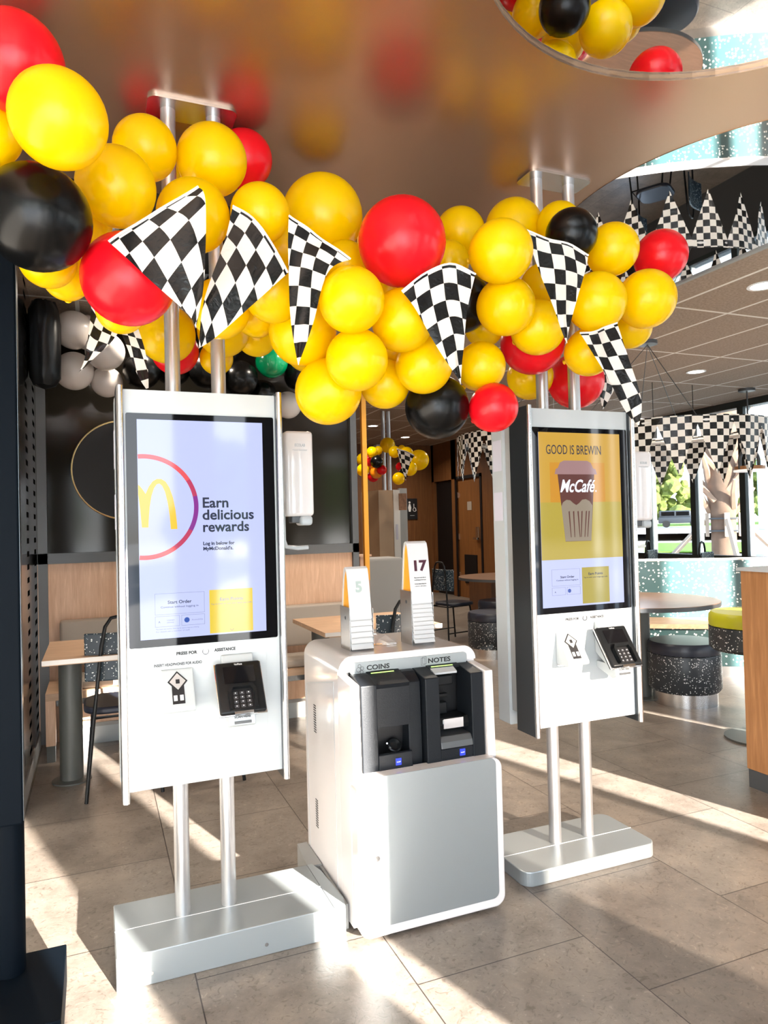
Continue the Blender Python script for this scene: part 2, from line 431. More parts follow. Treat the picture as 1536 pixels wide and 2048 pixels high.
def text(s, size, x, y, z, m, parent, name='lettering', align='LEFT', bold=0., shear=0., width=None, rot=(PI/2,0,0), depth=.0003):
    cu = bpy.data.curves.new('t', 'FONT'); cu.body = s; cu.size = size; cu.align_x = align; cu.offset = bold; cu.shear = shear
    cu.extrude = depth; cu.resolution_u = 3; cu.space_line = .9
    to = bpy.data.objects.new('t', cu); COL.objects.link(to)
    bpy.context.view_layer.update()
    me = bpy.data.meshes.new_from_object(to.evaluated_get(bpy.context.evaluated_depsgraph_get()))
    bpy.data.objects.remove(to); bpy.data.curves.remove(cu)
    me.name = name
    if width:
        xs = [v.co.x for v in me.vertices]; w = max(xs)-min(xs)
        if w > 0:
            k = width/w
            for v in me.vertices: v.co.x *= k
    mx = Matrix.Translation(Vector((x, y, z)) - ORG.get(parent.name, Vector((0,0,0)))) @ Matrix.Rotation(rot[2], 4, 'Z') @ Matrix.Rotation(rot[1], 4, 'Y') @ Matrix.Rotation(rot[0], 4, 'X')
    me.transform(mx)
    me.materials.clear(); me.materials.append(M[m])
    o = bpy.data.objects.new(name, me); COL.objects.link(o); o.parent = parent; ORG[o.name] = ORG.get(parent.name, Vector((0,0,0)))
    return o
def rrect(x0, x1, z0, z1, r, n=6):
    out = []
    for (cx, cz, a0) in ((x1-r, z1-r, 0), (x0+r, z1-r, PI/2), (x0+r, z0+r, PI), (x1-r, z0+r, 1.5*PI)):
        for i in range(n+1):
            a = a0 + PI/2*i/n; out.append((cx+r*math.cos(a), cz+r*math.sin(a)))
    return out
# ------------------------------------------------------------------ camera
f_px = 1420.
cam = bpy.data.cameras.new('camera'); co = bpy.data.objects.new('camera', cam); COL.objects.link(co); sc.camera = co
cam.sensor_fit = 'VERTICAL'; cam.sensor_height = 24.; cam.lens = f_px/2048.*24.; cam.clip_start = .02; cam.clip_end = 800
pitch = 28/f_px; yaw = math.atan(578/f_px); roll = .025
fw = Vector((math.sin(yaw)*math.cos(pitch), math.cos(yaw)*math.cos(pitch), math.sin(pitch)))
r0 = Vector((math.cos(yaw), -math.sin(yaw), 0)); u0 = r0.cross(fw)
up = u0*math.cos(roll) + r0*math.sin(roll); rt = r0*math.cos(roll) - u0*math.sin(roll)
co.matrix_world = Matrix(((rt.x, up.x, -fw.x, 0), (rt.y, up.y, -fw.y, 0), (rt.z, up.z, -fw.z, 1.4), (0,0,0,1)))

# ------------------------------------------------------------------ light
sd = Vector((-.287, .957, -.235)).normalized()
sun = bpy.data.lights.new('sun', 'SUN'); so = bpy.data.objects.new('sun', sun); COL.objects.link(so)
so.rotation_euler = sd.to_track_quat('-Z', 'Y').to_euler(); sun.energy = 42; sun.angle = .012; sun.color = (1, .93, .84)
w = bpy.data.worlds.new('world'); sc.world = w; w.use_nodes = True; wt = w.node_tree
bg = wt.nodes['Background']
tc = wt.nodes.new('ShaderNodeTexCoord'); sx = wt.nodes.new('ShaderNodeSeparateXYZ'); wt.links.new(tc.outputs['Generated'], sx.inputs[0])
mr = wt.nodes.new('ShaderNodeMapRange'); mr.inputs[1].default_value = -.2; mr.inputs[2].default_value = 1
wt.links.new(sx.outputs[2], mr.inputs[0])
rp = ramp(wt, [(0, (.55,.54,.50)), (.16, (.85,.84,.80)), (.19, (.94,.97,1.0)), (.45, (.66,.81,1.0)), (1, (.45,.65,.95))], mr.outputs[0])
wt.links.new(rp.outputs[0], bg.inputs[0]); bg.inputs[1].default_value = 6.0
sc.view_settings.view_transform = 'Standard'; sc.view_settings.look = 'None'; sc.view_settings.exposure = .88; sc.view_settings.gamma = 1
sc.view_settings.use_curve_mapping = False
sc.cycles.max_bounces = 8; sc.cycles.diffuse_bounces = 4; sc.cycles.glossy_bounces = 4; sc.cycles.transparent_max_bounces = 12
sc.cycles.sample_clamp_indirect = 6; sc.cycles.caustics_reflective = True; sc.cycles.blur_glossy = 1.0; sc.cycles.caustics_refractive = False

# warm disc lamps under the modelled downlights, plus added fill lamps without fixtures
for (x, y, z, p) in [(.4,4.7,2.86,40),(1.5,4.4,2.86,40),(2.7,4.7,2.86,40),(2.6,6.2,2.86,40),(2.9,8.0,2.86,40),(4.0,3.27,2.86,25),(5.66,5.43,2.86,25),(4.25,10.83,3.03,60),(5.39,12.1,3.03,60),(2.99,10.83,3.03,50),(5.2,9.0,3.03,60),(3.6,5.6,2.86,30),(-.7,4.5,2.86,30),]:
    li = bpy.data.lights.new('downlight_lamp', 'AREA'); li.shape = 'DISK'; li.size = .14; li.energy = p*.24; li.color = (1, .88, .74); li.spread = 2.6
    lo = bpy.data.objects.new('downlight_lamp', li); COL.objects.link(lo); lo.location = (x, y, z)
# ------------------------------------------------------------------ room shell
H = 2.885
HC = 3.05
WX = 7.65
struct('floor', MB().box(-1.5, WX, -1.25, 15, -.06, 0), 'floor')
c = MB()
c.box(3.44, WX+.2, -1.25, 4.3, H, H+.03).box(-1.5, WX+.2, 4.3, 8.2, H, H+.03)
struct('ceiling_corridor', MB().box(-1.5, WX+.2, 8.2, 15, HC, HC+.1), 'ceil')
struct('ceiling', c, 'ceil')
struct('ceiling_mirror', MB().box(-1.5, 3.44, -1.25, 4.3, H, H+.02), 'mirror')
struct('trim_mirror', MB().box(3.425, 3.455, -1.25, 4.3, H-.008, H+.0), 'grey')
# floating satin ceiling sheet: curved edge and a round opening
out = [(-1.2, 3.1), (-1.2, -.6), (3.3, -.6), (3.3, 1.46)]
cx, cy, R = 3.11, 2.52, 1.015
for i in range(41):
    a = math.radians(270 - i*(270-145)/40); out.append((cx+R*math.cos(a), cy+R*math.sin(a)))
out.append((1.9, 3.3))
hole = [(1.53+.738*math.cos(2*PI*i/64), 1.124+.738*math.sin(2*PI*i/64)) for i in range(64)]
struct('ceiling_satin_sheet', MB().prism(out, 2, 2.872, 2.878, hole), 'satin')
rim = MB()
pr = [(cx+R*math.cos(math.radians(270-i*125/40)), cy+R*math.sin(math.radians(270-i*125/40))) for i in range(41)]
for (a0, b0), (a1, b1) in zip(pr, pr[1:]):
    rim.poly([(a0,b0,2.870), (a1,b1,2.870), (a1,b1,2.885), (a0,b0,2.885)])
for i in range(64):
    (a0, b0), (a1, b1) = hole[i], hole[(i+1) % 64]
    rim.poly([(a0,b0,2.870), (a1,b1,2.870), (a1,b1,2.885), (a0,b0,2.885)])
struct('trim_satin_edge', rim, 'bronze', True)
# left wall and back partition
struct('wall_left', MB().box(-1.6, -1.5, -1.25, 5.4, 0, H), 'offwhite')
struct('wall_back', MB().box(-1.5, 1.90, 5.30, 5.42, 0, 1.20), 'oak')
g = MB().box(-1.5, 1.88, 5.31, 5.40, 1.27, H)
struct('window_1', g, 'partglass')
fr = MB().box(-1.5, 1.925, 5.27, 5.42, 1.20, 1.27).box(1.875, 1.925, 5.27, 5.42, 0, H).box(-.36, -.30, 5.27, 5.30, 0, H)
struct('trim_partition', fr, 'darkgrey')
struct('trim_amber', MB().box(2.09, 2.13, 5.58, 5.62, .95, H), 'amber')
struct('wall_far_left', MB().box(1.6, 1.75, 5.42, 13.3, 0, HC), 'walnut')
# corridor and restroom walls
struct('wall_back_corridor', MB().box(1.6, 6.6, 13.3, 13.4, 0, HC), 'walnut')
wr = MB().box(6.62, 6.66, 8.7, 13.4, 0, HC).box(6.5, 6.62, 8.7, 11.28, 0, HC).box(6.5, 6.62, 12.22, 12.42, 0, HC).box(6.5, 6.62, 13.2, 13.4, 0, HC).box(6.5, 6.62, 11.28, 13.4, 2.28, HC)
struct('wall_corridor', wr, 'walnut')
struct('wall_rear_right', MB().box(6.5, WX, 8.7, 8.8, 0, HC), 'walnut')
d1 = struct('door_1', MB().box(6.53, 6.57, 11.30, 12.20, 0, 2.26), 'walnut2')
obj('door_frame', MB().box(6.485, 6.50, 11.24, 11.30, 0, 2.32).box(6.485, 6.50, 12.20, 12.26, 0, 2.32).box(6.485, 6.50, 11.24, 12.26, 2.26, 2.32), 'deep', d1)
obj('vent_grille', MB().box(6.51, 6.53, 11.52, 11.98, .28, .82), 'deep', d1)
obj('door_lock', MB().box(6.49, 6.53, 11.40, 11.50, 1.10, 1.34, .01).box(6.44, 6.49, 11.36, 11.52, 1.11, 1.15, .008), 'chrome', d1)
obj('door_plate', MB().box(6.522, 6.53, 11.68, 11.84, 1.66, 1.82), 'taupe', d1)
hg = MB()
for z in (.35, 1.1, 1.9): hg.box(6.505, 6.53, 12.19, 12.22, z, z+.12)
obj('hinge', hg, 'alu', d1)
struct('door_2', MB().box(6.56, 6.60, 12.42, 13.2, 0, 2.26), 'deep')  # black sheet standing in for the shade inside a dark opening
# right window wall
wb = MB().box(WX, WX+.15, -1.25, 8.8, 0, .84)
struct('wall_right', wb, 'darkgrey')
fr = MB().box(WX-.02, WX+.14, -1.25, 8.8, .84, .90).box(WX-.02, WX+.14, -1.25, 8.8, 2.80, 2.885)
struct('trim_window', fr, 'frame')
k = 2
ym = [-.9, .1, 1.1, 2.1, 3.1, 4.1, 5.0, 5.82, 6.63, 7.44, 8.32]
for i, y in enumerate(ym):
    o = MB().box(WX-.03, WX+.04, y-.045, y+.045, .90, 2.80)
    struct('trim_%d' % (i+1), o, 'frame')
    o2 = MB().box(WX+.041, WX+.12, y-.035, y+.055, .90, 2.80)
    struct('trim_%d' % (i+21), o2, 'mullion')
for i in range(len(ym)-1):
    struct('window_%d' % (i+2), MB().box(WX+.02, WX+.028, ym[i]+.05, ym[i+1]-.05, .90, 2.80), 'glass')
# unseen facade added behind the camera: blocks and dim panes shape the sun bands
FY = -1.2
sun_blocks = [(.60, .93), (1.20, 1.745), (1.945, 2.66), (3.62, 3.70), (4.13, 4.78), (4.92, 5.02), (5.12, 5.20), (5.32, 5.86), (7.3, 7.4), (7.6, 7.8)]
for i, (a, b_) in enumerate(sun_blocks):
    struct('wall_front_%d' % (i+1), MB().box(a, b_, FY-.06, FY, 0, H), 'darkgrey')
struct('window_20', MB().box(2.66, 3.62, FY-.03, FY-.02, 0, H), 'tint')  # unseen pane added to half-dim the sun on the floor
struct('window_21', MB().box(5.86, 6.9, FY-.03, FY-.02, 0, H), 'tint')  # second added pane, tones down the sun on the booth side
struct('wall_front_top', MB().box(-1.5, WX, FY-.08, FY, 2.70, H), 'darkgrey')
struct('ceiling_canopy', MB().box(-2.2, 5.6, -3.2, FY-.08, 2.69, 2.78), 'offwhite')  # unseen slab added to keep direct sun off the upper parts
struct('ceiling_roof', MB().box(-1.7, 8.0, -1.3, 15, 3.2, 3.3), 'offwhite')

# ------------------------------------------------------------------ outdoors
struct('floor_outdoors', MB().box(-90, 160, -90, 160, -.5, -.12), 'conc')
def ground(name, pts, z, m, label, cat):
    tag(obj(name, MB().prism(pts, 2, z-.05, z), m), label, cat)
# strips run roughly parallel to the window wall (x = constant)
def strip(d0, d1, L=90):
    n_ = (.72, .69); t_ = (-.69, .72)
    return [(n_[0]*d+t_[0]*s, n_[1]*d+t_[1]*s) for d, s in ((d0, -L), (d1, -L), (d1, L), (d0, L))]
ground('road', strip(52, 96), .45, 'asph', 'grey road lanes running past the windows beyond the grass verge', 'road')
ground('grass_verge', strip(33, 45), .0, 'grass', 'narrow green grass verge between the pale path and the road', 'grass')
ground('grass_bank', strip(97, 150), .5, 'grass', 'green grass bank on the far side of the road', 'grass')
def blob(name, x, y, z0, w_, d_, h, m, label, seed, group='trees across the road'):
    rnd = random.Random(seed); mb = MB(); cs = []
    for i in range(170):
        a = rnd.random()*2*PI; rr = math.sqrt(rnd.random()); zz = rnd.random()
        k_ = 1-.55*zz
        cx_, cy_, cz_ = x+rr*math.cos(a)*w_*k_, y+rr*math.sin(a)*d_*k_, z0+h*(.14+.78*zz)
        s_ = h*(.045+.05*rnd.random())
        st = len(mb.bm.verts)
        bmesh.ops.create_icosphere(mb.bm, subdivisions=2, radius=s_)
        mb.bm.verts.ensure_lookup_table()
        for v in mb.bm.verts[st:]:
            v.co = Vector(v.co)*(1+.5*(rnd.random()-.5)) + Vector((cx_, cy_, cz_))
    t_ = thing(name, label, 'tree', (x, y, z0), group)
    obj('foliage', mb, m, t_); obj('trunk', MB().cyl(x, y, z0+.01, z0+h*.4, h*.03, 10), 'bark', t_)
    return t_
blob('roadside_tree', 71.1, 76.4, .5, 6.2, 6.2, 11.0, 'leaf2', 'tall yellow-green tree across the road, left of the palm trunk', 1)
blob('roadside_tree', 80.5, 68.8, .5, 6.2, 6.2, 8.5, 'leaf2', 'bushy tree across the road directly behind the palm trunk', 2)
blob('roadside_tree', 91.6, 60.1, .5, 6.2, 6.2, 10.0, 'leaf', 'green tree across the road right of the palm trunk', 3)
blob('roadside_tree', 62.5, 87.5, .5, 6.2, 6.2, 11.5, 'leaf', 'green tree across the road at the left edge of the windows', 4)
blob('roadside_tree', 101.9, 50.7, .5, 6.2, 6.2, 9.5, 'leaf2', 'tree across the road at the right edge of the picture', 5)
blob('roadside_tree', 53.6, 98.3, .5, 6.2, 6.2, 10.0, 'leaf', 'far tree across the road, mostly hidden by the sanitizer and window frame', 6)
# palm with lumber braces
px_, py_ = 12.35, 11.25
palm = thing('palm_tree', 'thick palm trunk with criss-cross cut fronds and wooden braces outside the window', 'palm tree', (px_, py_, -.12))
tr = MB(); prof = [(.30,-.12),(.27,.3),(.25,.7),(.245,1.3),(.25,1.5),(.30,1.8),(.36,2.4),(.38,3.0),(.34,3.8)]
tr.lathe(prof, px_, py_, 28); obj('trunk', tr, 'bark', palm, True)
rnd = random.Random(3)
for k_ in range(26):
    a = k_*2.4; z = 1.45+.075*k_
    lean = .36*(1 if k_ % 2 else -1)
    p0 = Vector((px_+math.cos(a)*.26, py_+math.sin(a)*.26, z)); p1 = p0+Vector((math.cos(a)*.16, math.sin(a)*.16, .32))+Vector((-math.sin(a), math.cos(a), 0))*lean*.6
    p2 = p1+Vector((math.cos(a)*.12, math.sin(a)*.12, .25))+Vector((-math.sin(a), math.cos(a), 0))*lean*.3
    obj('frond_stub', MB().tube([p0, p1, p2], [.07, .055, .035], 5), 'boot', palm)
rg = MB()
for z in (1.12, 1.38): rg.tube([(px_+.28*math.cos(t), py_+.28*math.sin(t), z) for t in [2*PI*i/20 for i in range(20)]], .018, 6, closed=True)
obj('strap', rg, 'darkgrey', palm, True)
for a in (2.5, 4.1, 5.6, .9):
    dx, dy = math.cos(a), math.sin(a)
    obj('brace_block', MB().box(-.05,.05,-.03,.03,1.0,1.5).xf(Matrix.Translation((px_+dx*.32, py_+dy*.32, 0)) @ Matrix.Rotation(a+PI/2, 4, 'Z')), 'lumber', palm)
    obj('brace', MB().tube([(px_+dx*.35, py_+dy*.35, 1.35), (px_+dx*1.7, py_+dy*1.7, -.12)], .055, 4), 'lumber', palm)
# jeep on the road
jc = thing('car', 'dark boxy car driving on the road beyond the grass verge', 'car', (59.0, 59.5, .46))
jx, jy = 59.0, 59.5
cm_ = Matrix.Translation((jx, jy, .47)) @ Matrix.Rotation(math.radians(46), 4, 'Z')
def cpart(nm, mb, m, sm=False): return obj(nm, mb.xf(cm_), m, jc, sm)
cpart('body', MB().box(-.9, .9, -2.2, 2.2, .45, 1.12, .12).box(-.82, .82, -1.1, 2.1, 1.08, 1.82, .15), 'carpaint', True)
cpart('glazing', MB().box(-.84, .84, -.9, .4, 1.25, 1.70, .03).box(-.84, .84, .55, 1.9, 1.25, 1.70, .03), 'blackglass')
for sx_ in (-.95, .75):
    for sy_ in (-1.4, 1.4): cpart('wheel', MB().tube([(sx_, sy_, .38), (sx_+.2, sy_, .38)], .39, 24), 'tyre', True)
# pale blue sign pylon
tag(obj('sign_pylon', MB().box(24.0, 24.6, 19.9, 20.4, -.12, .9, .02).box(24.12, 24.5, 20.0, 20.3, .9, 3.6, .02), 'skyblue'), 'pale blue sign pylon outside at the right edge of the window', 'pylon')
# trees and building across the front lot, seen only in reflections
for i, (x, y, h) in enumerate([(-14, -34, 7), (-4, -38, 8), (7, -36, 6.5), (16, -34, 8), (25, -42, 7)]):
    blob('front_tree', x, y, 0, 4, 3, h, 'leaf', 'tree across the front car park', 20+i, 'trees across the front car park')
BALLOONS = [
 (-0.151,1.767,2.465,0.106,'r','large red balloon at the top left corner, topmost of the garland'),
 (-0.060,1.683,2.308,0.103,'y','large yellow balloon between the top left red balloon and the big black one'),
 (-0.219,1.886,2.359,0.075,'y','yellow balloon cut by the left edge above the big black balloon'),
 (-0.119,1.900,2.171,0.127,'k','biggest black balloon at the left end of the garland'),
 (0.068,2.071,2.356,0.107,'y','yellow balloon right of the biggest black balloon, above the checkered pennants'),
 (0.160,2.268,2.579,0.096,'y','yellow balloon behind the left ceiling pole of the left kiosk'),
 (0.364,2.280,2.584,0.111,'y','yellow balloon below the ceiling plate of the left kiosk'),
 (0.528,2.576,2.762,0.103,'r','red balloon peeking out behind the yellow one under the left ceiling plate'),
 (0.292,2.200,2.360,0.110,'y','yellow balloon behind the upper corner of the leftmost big pennant'),
 (0.487,2.150,2.375,0.091,'y','yellow balloon above the second pennant from the left'),
 (0.774,2.419,2.520,0.145,'y','large yellow balloon on top of the garland left of the big red centre balloon'),
 (0.942,2.100,2.325,0.144,'r','largest red balloon, at the top centre of the garland'),
 (1.378,2.500,2.573,0.101,'y','yellow balloon just right of the largest red balloon'),
 (1.601,2.450,2.603,0.117,'y','yellow balloon on the garland top, left of the right kiosk poles'),
 (1.283,2.046,2.316,0.107,'y','yellow balloon left of the pennant hanging on the right kiosk poles'),
 (1.646,2.140,2.459,0.095,'k','black balloon in front of the right kiosk poles near the ceiling plate'),
 (1.704,2.291,2.568,0.086,'y','yellow balloon tucked behind the upper right black balloon'),
 (1.876,2.190,2.451,0.101,'y','yellow balloon between the upper black and the rightmost red balloon'),
 (2.215,2.290,2.503,0.108,'r','red balloon at the right end of the garland'),
 (2.037,2.190,2.273,0.115,'y','yellow balloon below the rightmost red balloon'),
 (1.769,2.162,2.227,0.112,'y','yellow balloon right of the pennant on the right kiosk poles'),
 (2.133,2.390,2.221,0.088,'y','small yellow balloon showing below the rightmost large yellow one'),
 (1.365,2.155,2.170,0.104,'y','yellow balloon right of the black balloon behind the white-tipped pennant'),
 (1.289,2.335,2.229,0.110,'k','black balloon half hidden behind the central pennant'),
 (0.735,2.025,2.092,0.101,'y','yellow balloon right of the third pennant, below the garland centre'),
 (0.946,2.120,2.075,0.103,'y','yellow balloon directly under the largest red balloon'),
 (0.783,2.121,1.933,0.100,'y','yellow balloon in the lower bulge, above the largest low yellow one'),
 (0.746,2.309,1.865,0.114,'y','lowest large yellow balloon above the gap between kiosk and cash machine'),
 (0.980,2.368,1.914,0.090,'y','small yellow balloon at the bottom between the low yellow and black ones'),
 (1.064,2.213,1.954,0.099,'y','yellow balloon above left of the lowest black balloon'),
 (1.175,2.342,1.834,0.119,'k','lowest black balloon at the bottom centre of the garland'),
 (1.357,2.245,1.823,0.090,'r','red balloon beside the lowest black balloon'),
 (1.344,2.305,1.987,0.092,'y','yellow balloon above the lowest red balloon'),
 (1.651,2.416,2.129,0.130,'r','red balloon under the pennants just left of the right kiosk poles'),
 (1.545,2.222,2.127,0.102,'y','yellow balloon in front of the red one near the right kiosk poles'),
 (1.660,2.350,2.337,0.088,'y','yellow balloon behind the pennant on the right kiosk poles, left side'),
 (1.826,2.700,2.057,0.104,'y','yellow balloon behind the left ceiling pole of the right kiosk'),
 (1.812,2.268,2.065,0.095,'y','yellow balloon in front of the right kiosk poles, beside the slanting pennant'),
 (2.116,2.750,2.063,0.131,'r','red balloon behind the right kiosk poles just above the kiosk'),
 (0.093,2.000,2.077,0.123,'r','large red balloon beneath the leftmost big pennant'),
 (-0.108,2.100,2.141,0.075,'y','yellow balloon under the biggest black balloon, left one'),
 (-0.066,2.250,2.151,0.069,'y','yellow balloon under the biggest black balloon, right one'),
 (0.257,2.750,2.139,0.108,'y','yellow balloon behind the left pole above the left kiosk'),
 (0.309,2.950,2.126,0.094,'r','red balloon behind the poles just above the left kiosk'),
 (0.083,2.300,2.085,0.076,'y','yellow balloon showing below the large left red balloon'),
 (0.381,2.288,2.109,0.096,'y','yellow balloon behind the lower half of the second pennant'),
 (0.532,2.193,2.147,0.095,'y','yellow balloon between the second and third pennants'),
 (0.527,2.419,2.136,0.074,'y','small yellow balloon under the gap between second and third pennants'),
 (0.462,2.705,2.155,0.098,'y','yellow balloon behind the right pole above the left kiosk'),
 (0.608,2.795,2.170,0.082,'y','small yellow balloon above the green balloon'),
 (0.663,2.322,2.066,0.115,'y','yellow balloon behind the tip of the third pennant'),
 (0.473,2.950,2.107,0.068,'y','smallest yellow balloon behind the right pole of the left kiosk'),
 (1.047,2.424,2.056,0.085,'y','yellow balloon half hidden behind the lower centre of the garland'),
 (0.829,2.342,2.322,0.085,'y','yellow balloon in the gap left of the largest red balloon'),
 (0.611,2.389,2.365,0.092,'y','yellow balloon behind the upper left corner of the third pennant'),
 (-0.003,2.209,2.303,0.065,'y','yellow balloon between the biggest black and the large left red balloon'),
 (0.984,2.416,2.282,0.090,'y','yellow balloon in shadow below left of the largest red balloon'),
 (1.433,2.425,2.173,0.077,'y','yellow balloon showing under the black balloon of the central pennant'),
 (1.265,2.400,2.403,0.084,'y','yellow balloon behind the top edge of the central pennant'),
 (1.863,2.433,2.343,0.093,'y','yellow balloon behind the pennant on the right kiosk poles, right side'),
 (0.813,2.589,2.349,0.112,'y','yellow balloon deep behind the third pennant'),
 (0.731,2.502,2.052,0.081,'y','yellow balloon deep below the third pennant tip'),
 (0.190,2.656,2.767,0.083,'r','red balloon at the back of the garland near the left kiosk ceiling plate'),
 (0.372,2.734,2.761,0.089,'y','yellow balloon at the back of the garland behind the left kiosk poles'),
 (0.871,2.750,2.717,0.117,'y','yellow balloon at the back of the garland behind the large centre-left yellow one'),
 (1.122,2.500,2.539,0.131,'r','red balloon at the back of the garland behind the largest red balloon'),
 (-0.070,2.236,2.598,0.098,'y','yellow balloon at the back behind the large top left yellow one'),
 (0.082,2.500,2.585,0.089,'y','yellow balloon at the back between the big black balloon and left kiosk pole'),
 (1.769,2.720,2.719,0.104,'y','yellow balloon at the back of the garland behind the right kiosk poles'),
 (0.588,2.600,2.573,0.085,'y','yellow balloon at the back above the second pennant'),
 (-0.194,2.260,2.740,0.101,'r','red balloon at the back behind the top left red one'),
]
# ------------------------------------------------------------------ order kiosks
PY = 2.53        # pole row
def arch_m(x0, z0):
    """half of the rounded m: right leg and arch, plus the valley to the left; clipped at the screen edge"""
    def arc(cx_, cz, rx, rz, a0, a1, n=16): return [(cx_+rx*math.cos(a0+(a1-a0)*i/n), cz+rz*math.sin(a0+(a1-a0)*i/n)) for i in range(n+1)]
    # outer: right foot -> arch top -> valley ; inner back
    outer = [(-.0855, 1.407)] + [(-.0868, 1.43), (-.0905, 1.47), (-.0975, 1.51)] + [(-.108, 1.542), (-.120, 1.562), (-.133, 1.570), (-.147, 1.570), (-.160, 1.562), (-.172, 1.545), (-.182, 1.522)] + [(-.190, 1.535), (-.198, 1.546), (-.2045, 1.552)]
    inner = [(-.2045, 1.520), (-.202, 1.500), (-.199, 1.47), (-.197, 1.44), (-.195, 1.414), (-.175, 1.414), (-.1735, 1.44), (-.170, 1.48), (-.164, 1.515), (-.156, 1.540), (-.147, 1.553), (-.139, 1.555), (-.131, 1.548), (-.122, 1.528), (-.114, 1.49), (-.109, 1.45), (-.106, 1.407)]
    return outer + inner
def kiosk(ox, which):
    L1 = 'white ordering kiosk on two poles showing lavender rewards screen, left of the cash machine' if which == 1 else 'white ordering kiosk on two poles showing an iced coffee cup, right of the cash machine'
    t = thing('ordering_kiosk', L1, 'kiosk', (ox, PY, 0), 'ordering kiosks')
    F = 2.40
    X = lambda v: ox+v
    # base
    if which == 1:
        obj('base', MB().box(.038, .735, 2.345, 2.685, 0, .102, .003), 'basesilver', t, bevel=.002)
        e = MB().prism([(.736, 2.345), (.775, 2.345), (.785, 2.40), (.772, 2.62), (.755, 2.685), (.736, 2.685)], 2, 0, .101)
        obj('end_cap', e, 'basesilver', t)
        obj('seam', MB().box(.038, .736, 2.503, 2.506, .1015, .1028), 'whiteprint', t)
        for sx_ in (.14, .50): obj('screw', MB().tube([(sx_, 2.3435, .035), (sx_, 2.347, .035)], .006, 12), 'alu', t, True)
    else:
        p = [(1.50, 2.345)] + [(2.10+.045*math.sin(a), 2.39-.045*math.cos(a)) for a in [i*PI/16 for i in range(9)]] + [(2.10+.045*math.cos(a), 2.64+.045*math.sin(a)) for a in [i*PI/16 for i in range(9)]] + [(1.50, 2.685)]
        p[0] = (1.545, 2.345); p = [(1.545+.045*(1-math.sin(a))-.045, 2.345+.045*(1-math.cos(a))) for a in [PI/2-i*PI/16 for i in range(9)]][0:8] + p
        obj('base', MB().prism(p, 2, 0, .057), 'basesilver', t, bevel=.004)
        obj('seam', MB().box(1.50, 2.145, 2.503, 2.506, .0565, .058), 'whiteprint', t)
    # poles and ceiling plate
    px = (.2555, .4110) if which == 1 else (1.770, 1.935)
    bz = .10 if which == 1 else .056
    for p_ in px:
        obj('pole', MB().cyl(p_, PY, bz, 2.872, .0255, 36), 'pole', t, True)
    a, b_ = px
    obj('ceiling_plate', MB().prism(rrect(a-.07, b_+.075, PY-.075, PY+.06, .03), 2, 2.862, 2.872), 'alu', t)
    # casing
    w2, zb, zt = .247, .580, 1.858
    body = MB().prism(rrect(X(-w2), X(w2), zb, zt, .004, 2), 1, F, F+.095)
    cas = obj('casing', body, 'white', t)
    for s in (-1, 1):
        rl = MB(); x = X(s*(w2+.009)); zb2, zt2 = (zb-.026, zt+.006)
        rl.prism([(x-.011, F-.014), (x-.006, F-.021), (x+.006, F-.021), (x+.011, F-.014), (x+.011, F+.11), (x-.011, F+.11)], 2, zb2, zt2)
        obj('side_rail', rl, 'darksteel', t)
        obj('rail_trim', MB().tube([(x, F-.019, zb2-.002), (x, F-.019, zt2+.002)], .0105, 16), 'alu', t, True)
    obj('bezel', MB().prism(rrect(X(-.239), X(.239), 1.030, 1.782, .006, 3), 1, F-.004, F+.002), 'blackglass', t)
    S = F-.005
    scr = obj('screen', MB().box(X(-.205), X(.200), S, S+.003, 1.055, 1.762), 'disp', t)
    Z1, Z2, Z3 = S-.0006, S-.0010, S-.0014
    def g(name, mb, m): return obj(name, mb, m, scr)
    def rect(x0, x1, z0, z1, m, y=Z1, name='screen_tile'): return g(name, MB().box(X(x0), X(x1), y, y+.0004, z0, z1), m)
    def frame(x0, x1, z0, z1, m='dispgrey', t_=.0009):
        return g('button_outline', MB().box(X(x0),X(x1),Z1,Z1+.0004,z0,z0+t_).box(X(x0),X(x1),Z1,Z1+.0004,z1-t_,z1).box(X(x0),X(x0+t_),Z1,Z1+.0004,z0,z1).box(X(x1-t_),X(x1),Z1,Z1+.0004,z0,z1), m)
    def T(s, size, x, z, m='dispink', w=None, bold=0, al='LEFT', shear=0, y=Z2):
        return text(s, size, X(x), y, z, m, scr, 'screen_text', al, bold, shear, w)
    if which == 1:
        # ring clipped by the left edge of the screen
        n = 48; cx_, cz = -.187, 1.480; R1, R0 = .1700, .1555
        segs = [('ring_red', 'r_', lambda a: True)]
        def arcseg(a0, a1, m, nm):
            mb = MB(); pts = []
            for i in range(n+1):
                a = a0+(a1-a0)*i/n; pts.append((X(cx_+R1*math.cos(a)), cz+R1*math.sin(a)))
            for i in range(n, -1, -1):
                a = a0+(a1-a0)*i/n; pts.append((X(cx_+R0*math.cos(a)), cz+R0*math.sin(a)))
            g(nm, mb.prism(pts, 1, Z1, Z1+.0004), m)
        lim = math.acos((-.2045-cx_)/R1)
        arcseg(math.radians(32), lim, M['dred'], 'ring_arc'); arcseg(math.radians(12), math.radians(32), M['dpink'], 'ring_arc')
        arcseg(math.radians(-28), math.radians(12), M['dpurp'], 'ring_arc'); arcseg(math.radians(-55), math.radians(-28), M['dpink'], 'ring_arc'); arcseg(-lim, math.radians(-55), M['dred2'], 'ring_arc')
        g('arch_emblem', MB().prism([(X(a_), b__) for a_, b__ in arch_m(0, 0)], 1, Z2, Z2+.0004), 'dispgold')
        T('Earn', .047, -.006, 1.476, w=.084, bold=.0011); T('delicious', .047, -.006, 1.436, w=.170, bold=.0011); T('rewards', .047, -.006, 1.396, w=.152, bold=.0011)
